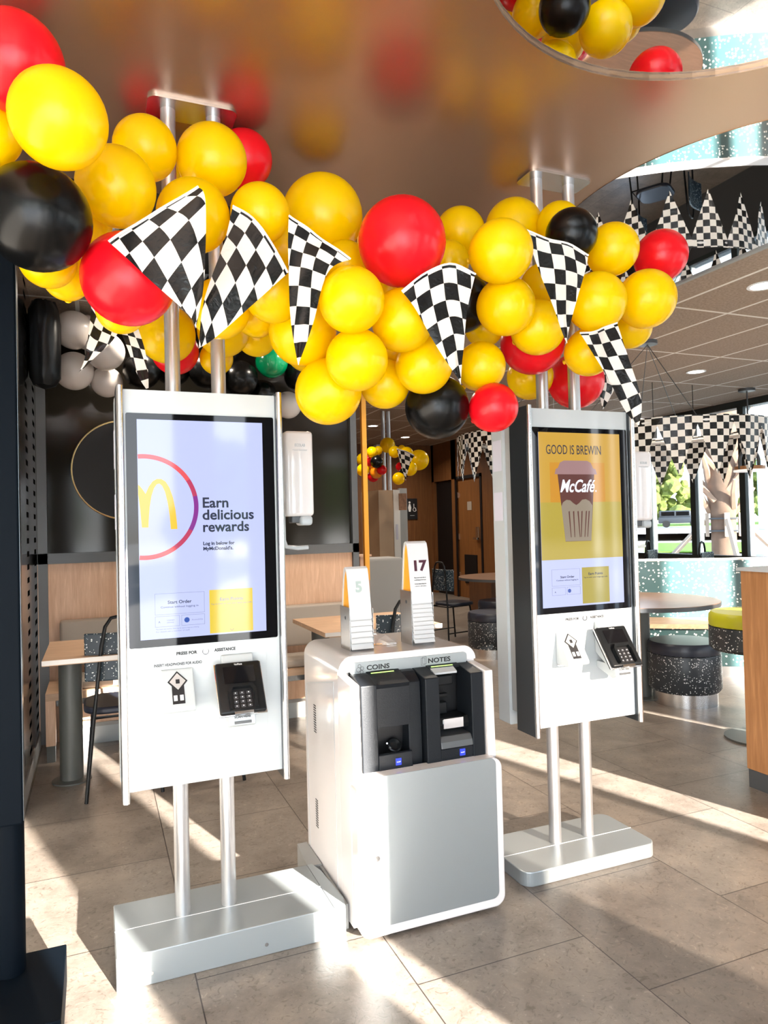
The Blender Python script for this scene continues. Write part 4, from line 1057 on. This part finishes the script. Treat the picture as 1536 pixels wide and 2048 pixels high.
# gold hoop art on the dark glass
tag(obj('gold_ring_wall_art', MB().tube([(.20+.345*math.cos(2*PI*i/64), 5.30, 1.84+.345*math.sin(2*PI*i/64)) for i in range(64)], .006, 8, closed=True), 'gold', None, True), 'thin gold ring on the dark glass partition, left of the left kiosk', 'wall art')
tag(obj('round_black_wall_art', MB().tube([(.20, 5.300, 1.84), (.20, 5.306, 1.84)], .34, 64), 'deep'), 'black disc inside the thin gold ring on the dark glass', 'wall art')
tag(obj('vertical_brass_strip', MB().box(.155, .163, 5.285, 5.29, 1.27, 2.30), 'taupe'), 'thin vertical metal strip on the dark glass crossing the gold ring', 'strip')

# ------------------------------------------------------------------ balloons
def balloon(x, y, z, r, c, label, group, knot=True):
    mb = MB(); pr = []
    n = 26
    for i in range(n+1):
        a = PI*i/n; rr = math.sin(a); zz = -math.cos(a)
        k_ = 1+.05*(zz < 0)*(-zz)**2
        pr.append((max(0, r*rr*.995), r*zz*k_))
    if knot: pr = [(0, -r*1.06-.022), (.010, -r*1.06-.020), (.003, -r*1.06-.006)] + [p for p in pr[1:]]
    mb.lathe(pr, 0, 0, 40)
    h = random.Random(int(abs(x*1000+y*313+z*77)))
    mx = Matrix.Rotation(math.radians(80)+(h.random()-.5)*.9, 4, 'X') @ Matrix.Rotation((h.random()-.5)*.9, 4, 'Y')
    mb.xf(mx); mb.xf(Matrix.Translation((x, y, z)))
    o = obj('balloon', mb, c, None, True)
    return tag(o, label, 'balloon', group)
for (x, y, z, r, c, l) in BALLOONS: balloon(x, y, z, r, c, l, 'balloons of the long garland')
W = [(-.109,4.90,2.697,.121,'w','upper left white balloon of the white cluster near the ceiling'),(-.110,4.93,2.441,.121,'w','lower left white balloon of the white cluster'),(.075,4.78,2.545,.120,'w','right white balloon of the white cluster, behind the small pennant'),(.085,4.98,2.39,.100,'w','lowest white balloon of the white cluster'),(-.03,5.10,2.74,.115,'w','white balloon partly hidden behind the top of the white cluster'),
 (1.157,4.85,2.563,.113,'g','single green balloon above the right corner of the left kiosk'),(.944,4.9,2.445,.125,'k','black balloon left of the green balloon'),(1.128,5.02,2.371,.098,'k','black balloon under the green balloon'),(1.384,4.9,2.488,.125,'k','black balloon right of the green balloon'),(1.332,5.10,2.31,.100,'w','dim white balloon in shadow beside the left kiosk top corner'),(.72,4.9,2.49,.125,'k','black balloon behind the right pole of the left kiosk'),(.50,4.95,2.50,.12,'k','black balloon between the poles of the left kiosk'),(.30,4.9,2.46,.12,'k','black balloon left of the left kiosk pole, in the dark'),(.85,5.05,2.68,.13,'k','black balloon above the others behind the left kiosk'),(1.6,5.0,2.62,.12,'k','black balloon at the right of the dark cluster')]
for a in W: balloon(*a, 'balloons in front of the dark glass partition')
fc = MB(); fc.lathe([(0,0),(.06,.02),(.085,.07),(.09,.16),(.088,.30),(.09,.40),(.085,.48),(.06,.53),(0,.55)], -.27, 4.75, 28)
rn = random.Random(9)
for v in fc.bm.verts: v.co += Vector((rn.uniform(-1,1), rn.uniform(-1,1), rn.uniform(-1,1)))*.006
tag(obj('foil_balloon', fc, 'black', None, True), 'tall shiny black foil balloon left of the white balloons', 'balloon'); 
bpy.data.objects['foil_balloon'].location.z = 2.28
FAR=[(3.26,8.36,2.34,0.070,'y'),(3.44,8.60,2.39,0.058,'y'),(3.74,9.00,2.51,0.106,'y'),(3.62,8.48,2.36,0.078,'y'),(3.83,8.72,2.43,0.052,'y'),(3.71,8.30,2.32,0.088,'y'),(4.02,8.60,2.27,0.139,'y'),(3.75,8.30,2.13,0.097,'y'),(3.59,8.30,2.00,0.080,'y'),(3.27,8.72,2.28,0.086,'y'),(3.13,8.36,2.11,0.080,'y'),(3.35,8.46,2.09,0.082,'o'),(3.41,8.84,2.18,0.070,'o'),(3.27,8.50,2.25,0.077,'r'),(3.80,8.72,2.19,0.061,'r'),(3.37,8.32,2.11,0.064,'r'),(3.36,8.60,2.05,0.075,'r'),(3.29,8.28,2.21,0.082,'k'),(3.75,8.48,2.09,0.068,'k')]
FL = ['leftmost upper yellow one','small upper left yellow one','topmost yellow one behind the poles','yellow one right of the poles, upper','small yellow one behind the upper right','yellow one right of the far pennant top','largest yellow one at the right end','yellow one below the largest','lowest yellow one beside the pennant tip','yellow one at the left edge','lower left yellow one','orange one left of the poles','orange one behind the red and black ones','red one at the upper left','red one behind the far pennant','red one just left of the poles','lowest red one on the left','black one left of the poles','black one at the lower right']
for a, l in zip(FAR, FL): balloon(*a, 'far corridor cluster: '+l, 'balloons of the far corridor cluster', False)

# ------------------------------------------------------------------ checkered pennants
def pennant_mesh(top, tip, L_, R_, W_=6., Lg=8.5, amp=.006, seed=0, nu=14, nv=20):
    """grid patch: top polyline tapers to the tip between bulging side edges"""
    top = [Vector(p) for p in top]; tip = Vector(tip); Ls = [top[0]]+[Vector(p) for p in L_]+[tip]; Rs = [top[-1]]+[Vector(p) for p in R_]+[tip]
    def poly(ps, t):
        n = len(ps)-1; f = min(t*n, n-1e-6); i = int(f); u = f-i
        p0 = ps[max(i-1, 0)]; p1 = ps[i]; p2 = ps[i+1]; p3 = ps[min(i+2, n)]
        return .5*((2*p1)+(p2-p0)*u+(2*p0-5*p1+4*p2-p3)*u*u+(3*p1-p0-3*p2+p3)*u**3)
    rd = random.Random(seed); ph = [rd.random()*6 for _ in range(4)]
    mb = MB(); bm = mb.bm; uvl = bm.loops.layers.uv.new('UVMap'); G = []; UV = {}
    for j in range(nv+1):
        v = j/nv; row = []
        a = poly(Ls, v); b = poly(Rs, v)
        for i in range(nu+1):
            u = i/nu
            tc_ = poly(top, u); lin = top[0].lerp(top[-1], u)
            p = a.lerp(b, u) + (tc_-lin)*(1-v)**1.6
            d = amp*(math.sin(u*5+ph[0]+v*3)*.6+math.sin(v*9+ph[1]+u*4)*.5+math.sin((u+v)*13+ph[2])*.25)*(1-.4*v)
            p = p + Vector((0, d, 0))
            vt = bm.verts.new(p); UV[vt] = ((.5+(u-.5)*(1-v))*W_+.0, (1-v)*Lg+.3); row.append(vt)
        G.append(row)
    for j in range(nv):
        for i in range(nu):
            f = bm.faces.new((G[j][i], G[j][i+1], G[j+1][i+1], G[j+1][i]))
            for l in f.loops: l[uvl].uv = UV[l.vert]
    return mb, G
FLAGS = [
 ([(0.042,1.860,2.114),(0.094,1.860,2.160),(0.177,1.860,2.227),(0.261,1.860,2.289)], (0.247,1.850,1.920), [(0.120,1.860,2.050),(0.224,1.860,1.959)], [(0.278,1.860,2.245),(0.271,1.860,2.048)],'leftmost big checkered pennant, in front of the large left red balloon',6,7),
 ([(0.378,2.020,2.324),(0.432,2.020,2.303),(0.492,2.020,2.228),(0.535,2.020,2.149)], (0.274,2.010,1.906), [(0.355,2.020,2.225),(0.293,2.020,2.047)], [(0.429,2.020,2.046),(0.321,2.020,1.943)],'second big checkered pennant, pointing down to the left above the left kiosk',5.5,8),
 ([(0.534,1.990,2.305),(0.590,1.990,2.281),(0.651,1.990,2.244),(0.720,1.990,2.200)], (0.551,1.980,1.871), [(0.531,1.990,2.178),(0.534,1.990,2.003)], [(0.649,1.990,2.154),(0.604,1.990,2.009)],'third big checkered pennant, narrow, right of the left kiosk poles',5,9),
 ([(0.888,1.985,2.122),(0.966,1.985,2.184),(1.055,1.985,2.222),(1.149,1.985,2.204)], (1.077,1.975,1.842), [(0.953,1.985,2.038),(1.028,1.985,1.918)], [(1.114,1.985,2.084),(1.097,1.985,1.954)],'central checkered pennant under the largest red balloon',5.5,8),
 ([(1.349,1.990,2.379),(1.432,1.990,2.358),(1.513,1.990,2.346),(1.596,1.990,2.318)], (1.489,1.980,2.003), [(1.398,1.990,2.238),(1.457,1.990,2.100)], [(1.578,1.990,2.233),(1.525,1.990,2.106)],'checkered pennant in front of the right kiosk poles and the upper black balloon',5.5,8),
 ([(1.633,2.100,2.078),(1.696,2.100,2.088),(1.753,2.100,2.112),(1.814,2.100,2.134)], (1.884,2.090,1.753), [(1.725,2.100,1.971),(1.829,2.100,1.809)], [(1.864,2.100,1.980),(1.913,2.100,1.850)],'rightmost big checkered pennant hanging past the right kiosk top corner',4.5,9),
 ([(-0.000,2.420,2.122),(0.024,2.420,2.087),(0.054,2.420,2.069),(0.084,2.420,2.052)], (-0.041,2.410,1.902), [(-0.009,2.420,2.044),(-0.022,2.420,1.956)], [(0.056,2.420,2.009),(0.008,2.420,1.958)],'small dim checkered pennant in front of the white balloons',4,6),
 ([(0.079,2.460,2.079),(0.101,2.460,2.077),(0.119,2.460,2.075),(0.141,2.460,2.075)], (0.170,2.450,1.860), [(0.103,2.460,2.015),(0.137,2.460,1.918)], [(0.162,2.460,2.002),(0.170,2.460,1.928)],'small dim checkered pennant just above the left kiosk top left corner',3,7),
 ([(2.204,2.720,2.095),(2.248,2.720,2.104),(2.286,2.720,2.099),(2.321,2.720,2.085)], (2.233,2.710,1.923), [(2.216,2.720,2.043),(2.229,2.720,1.984)], [(2.313,2.720,2.024),(2.272,2.720,1.962)],'small twisted checkered pennant behind the rightmost big one',4,5),
 ([(3.50,8.12,2.36),(3.53,8.12,2.35),(3.62,8.12,2.33),(3.74,8.12,2.28)], (3.60,8.10,1.96), [(3.53,8.12,2.22),(3.57,8.12,2.08)], [(3.68,8.12,2.18),(3.63,8.12,2.04)],'far checkered pennant in the corridor balloon cluster',5,8)]
for i, (tp, tip, l, r, lab, W_, Lg) in enumerate(FLAGS):
    t = thing('checkered_pennant', lab, 'pennant', tip, 'checkered pennants on the garland')
    mb, G = pennant_mesh(tp, tip, l, r, W_, Lg, .008 if i < 6 else .003, i)
    hem = [tuple(v.co) for v in G[0]]
    c = obj('cloth', mb, 'check', t, True)
    obj('hem', MB().tube([(a, b-.001, c_+.001) for a, b, c_ in hem], .0035, 6), 'hem', t, True)

# ring pendants hung with pennants
def ring_lamp(cx_, cy_, cz_, R, can, label, n=18, cables=((.3), (1.9), (3.6))):
    t = thing('ring_pendant_light', label, 'pendant light', (cx_, cy_, cz_), 'ring pendants hung with checkered pennants')
    obj('ring', MB().tube([(cx_+(R-.02)*math.cos(2*PI*i/72), cy_+(R-.02)*math.sin(2*PI*i/72), cz_-.03) for i in range(72)], .018, 10, closed=True), 'hem', t, True)
    obj('canopy', MB().cyl(can[0], can[1], H-.03, H, .08, 28), 'darkgrey', t, True)
    for a in cables: obj('cable', MB().tube([(can[0], can[1], H-.03), (cx_+R*math.cos(a), cy_+R*math.sin(a), cz_)], .003, 6), 'darkgrey', t)
    for k_ in range(n):
        a0 = 2*PI*k_/n; da = 2*PI/n*1.06
        mb = MB(); bm = mb.bm; uvl = bm.loops.layers.uv.new('UVMap'); G = []; UV = {}
        rd = random.Random(k_); Lh = .46+.03*rd.random(); sw = (rd.random()-.5)*.05
        for j in range(15):
            v = j/14; row = []
            wdt = 1 if v < .10 else 1-(v-.10)/.90
            for i in range(9):
                u = i/8; uu = .5+(u-.5)*wdt
                a = a0+da*uu; rr = R+.006*math.sin(a*23+v*3)+.004*k_ % .008+.004*(k_ % 2)
                vt = bm.verts.new((cx_+rr*math.cos(a), cy_+rr*math.sin(a)+sw*v, cz_+.01-Lh*v)); UV[vt] = (uu*6+(k_ % 2), (1-v)*9+.2); row.append(vt)
            G.append(row)
        for j in range(14):
            for i in range(8):
                f = bm.faces.new((G[j][i], G[j][i+1], G[j+1][i+1], G[j+1][i]))
                for l in f.loops: l[uvl].uv = UV[l.vert]
        bm.verts.ensure_lookup_table()
        obj('pennant', mb, 'check', t, True)
    return t
ring_lamp(4.85, 5.0, 2.21, .86, (4.29, 4.62), 'large ring pendant draped with checkered pennants in front of the windows', cables=(.62, 1.15, 2.6, 4.2))
ring_lamp(4.55, 6.75, 2.37, .82, (4.55, 6.75), 'ring pendant draped with checkered pennants showing left of the right kiosk')

# ------------------------------------------------------------------ right seating area
def stool(x, y, label, zt=.47, R=.262, m='navy', pod=False):
    t = thing('round_stool', label, 'stool', (x, y, 0), 'speckled round stools')
    if not pod:
        obj('metal_plinth', MB().lathe([(0,0),(R*.88,0),(R*.88,.105),(0,.105)], x, y, 48), 'alu', t, True)
        obj('shell', MB().lathe([(0,.10),(R*.93,.10),(R,.125),(R,zt-.10),(R*.985,zt-.09),(0,zt-.09)], x, y, 56), 'spk', t, True)
    else:
        obj('shell', MB().lathe([(0,zt-.24),(R*.93,zt-.24),(R,zt-.22),(R,zt-.09),(0,zt-.085)], x, y, 56), 'spk', t, True)
        obj('post', MB().cyl(x, y, .02, zt-.23, .05, 28), 'charcoal', t, True); obj('foot_plate', MB().lathe([(0,0),(.2,0),(.2,.012),(0,.02)], x, y, 40), 'charcoal', t, True)
    obj('cushion', MB().lathe([(0,zt-.085),(R*.99,zt-.085),(R*1.0,zt-.06),(R*.99,zt-.02),(R*.94,zt),(0,zt+.004)], x, y, 56), m, t, True)
    return t
stool(4.16, 4.20, 'speckled navy drum stool with metal base in the sun, right of the right kiosk')
stool(3.86, 3.30, 'raised speckled stool with lime green cushion beside the wooden cabinet', .80, .27, 'lime', True)
stool(3.86, 6.55, 'dark speckled drum stool in the corridor just left of the right kiosk', .47, .25)
stool(4.35, 7.25, 'black stool top behind the corridor drum stool', .50, .22)
def round_table(x, y, R, z, label, c=(0, 0), m='oakr'):
    t = thing('round_table', label, 'table', (x, y, 0), 'round tables')
    obj('tabletop', MB().lathe([(0,z-.035),(R*.985,z-.035),(R,z-.03),(R,z-.002),(0,z)], x, y, 80), m, t, True)
    obj('edge_band', MB().lathe([(R+.001,z-.036),(R+.003,z-.036),(R+.003,z-.006),(R+.001,z-.006)], x, y, 80), 'darkgrey', t, True)
    obj('column', MB().cyl(x+c[0], y+c[1], .01, z-.035, .055, 32), 'charcoal', t, True)
    obj('foot_plate', MB().lathe([(0,0),(.14,0),(.14,.01),(0,.014)], x+c[0], y+c[1], 40), 'charcoal', t, True)
    return t
M['tabletop'] = wood('round_top_veneer', (.30,.17,.105), (.22,.12,.07), (1.5, 12, 12), .32)
round_table(4.10, 4.62, .62, .75, 'round wooden table in front of the curved booth, cut by the right kiosk', (-.10, -.16), 'tabletop')
rtb = round_table(4.72, 7.55, .62, .75, 'round brown table in the corridor left of the right kiosk', (0, 0), 'tabletop')
bx = thing('cabinet_base', 'brown wooden cabinet base under the corridor round table', 'cabinet', (5.3, 8.6, 0))
obj('body', MB().box(4.9, 5.9, 8.3, 8.9, 0, .62), 'walnut', bx)
# curved terrazzo booth
bo = thing('curved_booth', 'long curved speckled teal booth wall with wooden seat ledge under the windows', 'booth', (5.2, 5.0, 0))
path = [(4.02, 6.22), (4.25, 5.85), (4.75, 5.38), (5.25, 5.02), (5.85, 4.72), (6.6, 4.5), (7.4, 4.42)]
def smooth_path(ps, k_=6):
    out_ = []; P_ = [Vector((a, b, 0)) for a, b in ps]
    for i in range(len(P_)-1):
        p0 = P_[max(i-1,0)]; p1 = P_[i]; p2 = P_[i+1]; p3 = P_[min(i+2, len(P_)-1)]
        for j in range(k_):
            u = j/k_; out_.append(.5*((2*p1)+(p2-p0)*u+(2*p0-5*p1+4*p2-p3)*u*u+(3*p1-p0-3*p2+p3)*u**3))
    out_.append(P_[-1]); return out_
def ribbon(ps, off0, off1, z0, z1):
    S = smooth_path(ps); mb = MB(); rows = []
    for i, p in enumerate(S):
        d = (S[min(i+1, len(S)-1)]-S[max(i-1, 0)]).normalized(); nrm = Vector((d.y, -d.x, 0))  # toward camera side
        a = p-nrm*off0; b = p-nrm*off1
        rows.append([mb.bm.verts.new((q.x, q.y, z)) for q, z in ((a, z0), (b, z0), (b, z1), (a, z1))])
    for A, B in zip(rows, rows[1:]):
        for i in range(4): j = (i+1) % 4; mb.bm.faces.new((A[i], A[j], B[j], B[i]))
    mb.bm.faces.new(rows[0]); mb.bm.faces.new(rows[-1][::-1]); return mb
obj('booth_wall', ribbon(path, 0, .12, .10, 1.005), 'terr', bo, True)
obj('booth_cap', ribbon(path, -.01, .13, 1.005, 1.02), 'whiteprint', bo, True)
seat_path = path[1:6]
obj('seat_ledge', ribbon(seat_path, -.46, 0, .435, .475), 'oakh', bo, True)
obj('seat_base', ribbon(seat_path, -.40, 0, .10, .435), 'terr', bo, True)
obj('kick_plate', ribbon(seat_path, -.38, 0, 0, .10), 'alu', bo, True)
obj('wall_kick', ribbon(path, .01, .11, 0, .10), 'alu', bo, True)
# wooden cabinet at the right edge
cb = thing('wooden_cabinet', 'oak-veneered cabinet with black foot at the right edge of the picture', 'cabinet', (3.6, 2.2, 0))
obj('body', MB().box(3.12, 3.95, 1.55, 2.745, .095, 1.12), 'oakr', cb, bevel=.002)
obj('counter_top', MB().box(3.105, 3.96, 1.54, 2.76, 1.12, 1.136), 'greyprint', cb)
obj('leg', MB().prism([(2.60, 0), (2.74, 0), (2.74, .095), (2.58, .095)], 0, 3.125, 3.16), 'darkgrey', cb)
obj('leg', MB().prism([(1.60, 0), (1.74, 0), (1.74, .095), (1.58, .095)], 0, 3.125, 3.16), 'darkgrey', cb)
# small pendant lamps by the window
def cone_lamp(x, y, z, label):
    t = thing('cone_pendant_lamp', label, 'pendant lamp', (x, y, z), 'cone pendant lamps')
    obj('shade', MB().lathe([(.045, .10), (.105, 0), (.098, 0), (.04, .095)], x, y, 32).xf(Matrix.Translation((0,0,z))), 'shade', t, True)
    obj('stem', MB().tube([(x, y, z+.09), (x, y, z+.22)], .035, 20), 'darkgrey', t, True)
    obj('cord', MB().tube([(x, y, z+.2), (x, y, H)], .004, 6), 'black', t)
cone_lamp(5.62, 6.0, 2.17, 'left white cone lamp hanging among the checkered pennants')
cone_lamp(6.19, 6.0, 2.21, 'right white cone lamp hanging among the checkered pennants')
al = thing('arched_pendant_lamp', 'black arched pendant with a wooden disc hanging by the window at right', 'pendant lamp', (7.0, 6.0, 1.94))
obj('arch', MB().tube([(6.87, 6.0, 1.95), (6.87, 6.0, 2.05)]+[(7.02+.15*math.cos(a), 6.0, 2.05+.13*math.sin(a)) for a in [PI-i*PI/14 for i in range(15)]]+[(7.17, 6.0, 1.95)], .02, 10), 'darkgrey', al, True)
obj('wooden_disc', MB().cyl(7.02, 6.0, 1.945, 1.985, .165, 36), 'oakr', al, True)
obj('diffuser', MB().cyl(7.02, 6.0, 1.925, 1.945, .17, 36), 'shade', al, True)
obj('rod', MB().tube([(7.02, 6.0, 2.18), (7.02, 6.0, H)], .008, 8), 'darkgrey', al)
obj('canopy', MB().cyl(7.02, 6.0, H-.03, H, .09, 28), 'darkgrey', al, True)

# corridor things
fk = thing('corridor_kiosk', 'beige ordering kiosk on twin poles in the corridor under the balloon cluster', 'kiosk', (3.88, 9.4, 0))
fm = Matrix.Translation((3.90, 9.4, 0)) @ Matrix.Rotation(.10, 4, 'Z')
obj('casing', MB().box(-.18, .055, -.04, .52, .68, 1.91).xf(fm), M['beige'] if 'beige' in M else 'taupe', fk)
obj('front_face', MB().box(.056, .16, -.045, .50, .66, 1.915).xf(fm), 'offwhite', fk)
obj('side_label', MB().box(.085, .12, -.048, -.044, 1.20, 1.42).xf(fm), 'lavlabel', fk)
for x in (3.85, 3.935): obj('pole', MB().cyl(x, 9.42, .0, HC, .03, 24), 'pole', fk, True)
obj('pole_collar', MB().box(3.72, 4.02, 9.36, 9.48, 2.50, 2.56), 'white', fk)
obj('menu_card', MB().box(4.02, 4.14, 9.30, 9.31, 1.62, 1.86), M['menu'] if 'menu' in M else 'taupe', fk)
tag(obj('grey_screen_post', MB().box(4.16, 4.28, 9.6, 9.66, .3, 1.95), 'grey'), 'grey upright panel right of the corridor kiosk', 'panel')
ps2 = thing('restroom_sign', 'black wall sign with person and wheelchair symbols in the corridor', 'sign', (6.03, 13.29, 1.60))
obj('plate', MB().box(5.91, 6.15, 13.28, 13.30, 1.52, 1.95, .004), 'print', ps2)
obj('person_symbol', MB().tube([(5.975, 13.277, 1.87), (5.975, 13.279, 1.87)], .022, 14).prism([(5.955, 1.68), (5.995, 1.68), (6.01, 1.76), (5.99, 1.84), (5.96, 1.84), (5.94, 1.76)], 1, 13.277, 13.279), 'whiteprint', ps2)
obj('wheelchair_symbol', MB().tube([(6.085+.035*math.cos(a), 13.278, 1.72+.035*math.sin(a)) for a in [i*PI*1.4/12+PI*.6 for i in range(13)]], .006, 6).tube([(6.07, 13.278, 1.84), (6.072, 13.278, 1.76), (6.105, 13.278, 1.755), (6.12, 13.278, 1.70)], .008, 6), 'whiteprint', ps2)
obj('braille', MB().box(5.98, 6.08, 13.277, 13.279, 1.595, 1.605), 'greyprint', ps2)
dp = thing('dotted_panel', 'hanging white-edged panel with peach dots left of the right kiosk', 'panel', (3.8, 5.61, 1.09))
obj('dotted_sheet', MB().box(3.56, 4.10, 5.6, 5.62, 1.10, 2.20), 'dots', dp); obj('white_edge', MB().box(3.545, 3.56, 5.59, 5.63, 1.09, 2.20).box(3.545, 4.10, 5.59, 5.63, 1.09, 1.10), 'whiteprint', dp)
obj('hanging_wire', MB().tube([(3.6, 5.61, 2.2), (3.6, 5.61, H)], .003, 6).tube([(4.05, 5.61, 2.2), (4.05, 5.61, H)], .003, 6), 'alu', dp)
tag(obj('low_divider', MB().box(2.53, 2.63, 6.9, 7.0, 0, 1.09).box(2.51, 2.65, 6.88, 7.02, 1.09, 1.11), 'oak'), 'low oak divider with pale cap right of the dark glass partition', 'divider')
tag(obj('grey_cabinet', MB().box(2.72, 3.15, 7.2, 7.6, 0, 1.05, .03), 'grey'), 'light grey cabinet behind the number racks at the corridor', 'cabinet')
# ceiling downlights
def downlight(x, y, label):
    H = HC if y > 8.2 else 2.885
    t = thing('ceiling_downlight', label, 'ceiling light', (x, y, H-.01), 'recessed ceiling downlights')
    obj('trim_ring', MB().lathe([(.075,H-.006),(.095,H-.006),(.095,H-.001),(.075,H-.001)], x, y, 36), 'whiteprint', t)
    obj('lens', MB().lathe([(0,H-.004),(.075,H-.004),(.075,H-.002),(0,H-.002)], x, y, 36), 'lamp', t)
for x, y, l in [(4.0, 3.27, 'ceiling downlight at the right edge of the picture'), (5.66, 5.43, 'ceiling downlight right of the pendant cables'), (4.25, 10.83, 'ceiling downlight in the corridor left of its kiosk poles'), (5.39, 12.1, 'ceiling downlight in the corridor right of its kiosk poles'), (2.99, 10.83, 'ceiling downlight seen above the dark glass')]: downlight(x, y, l)
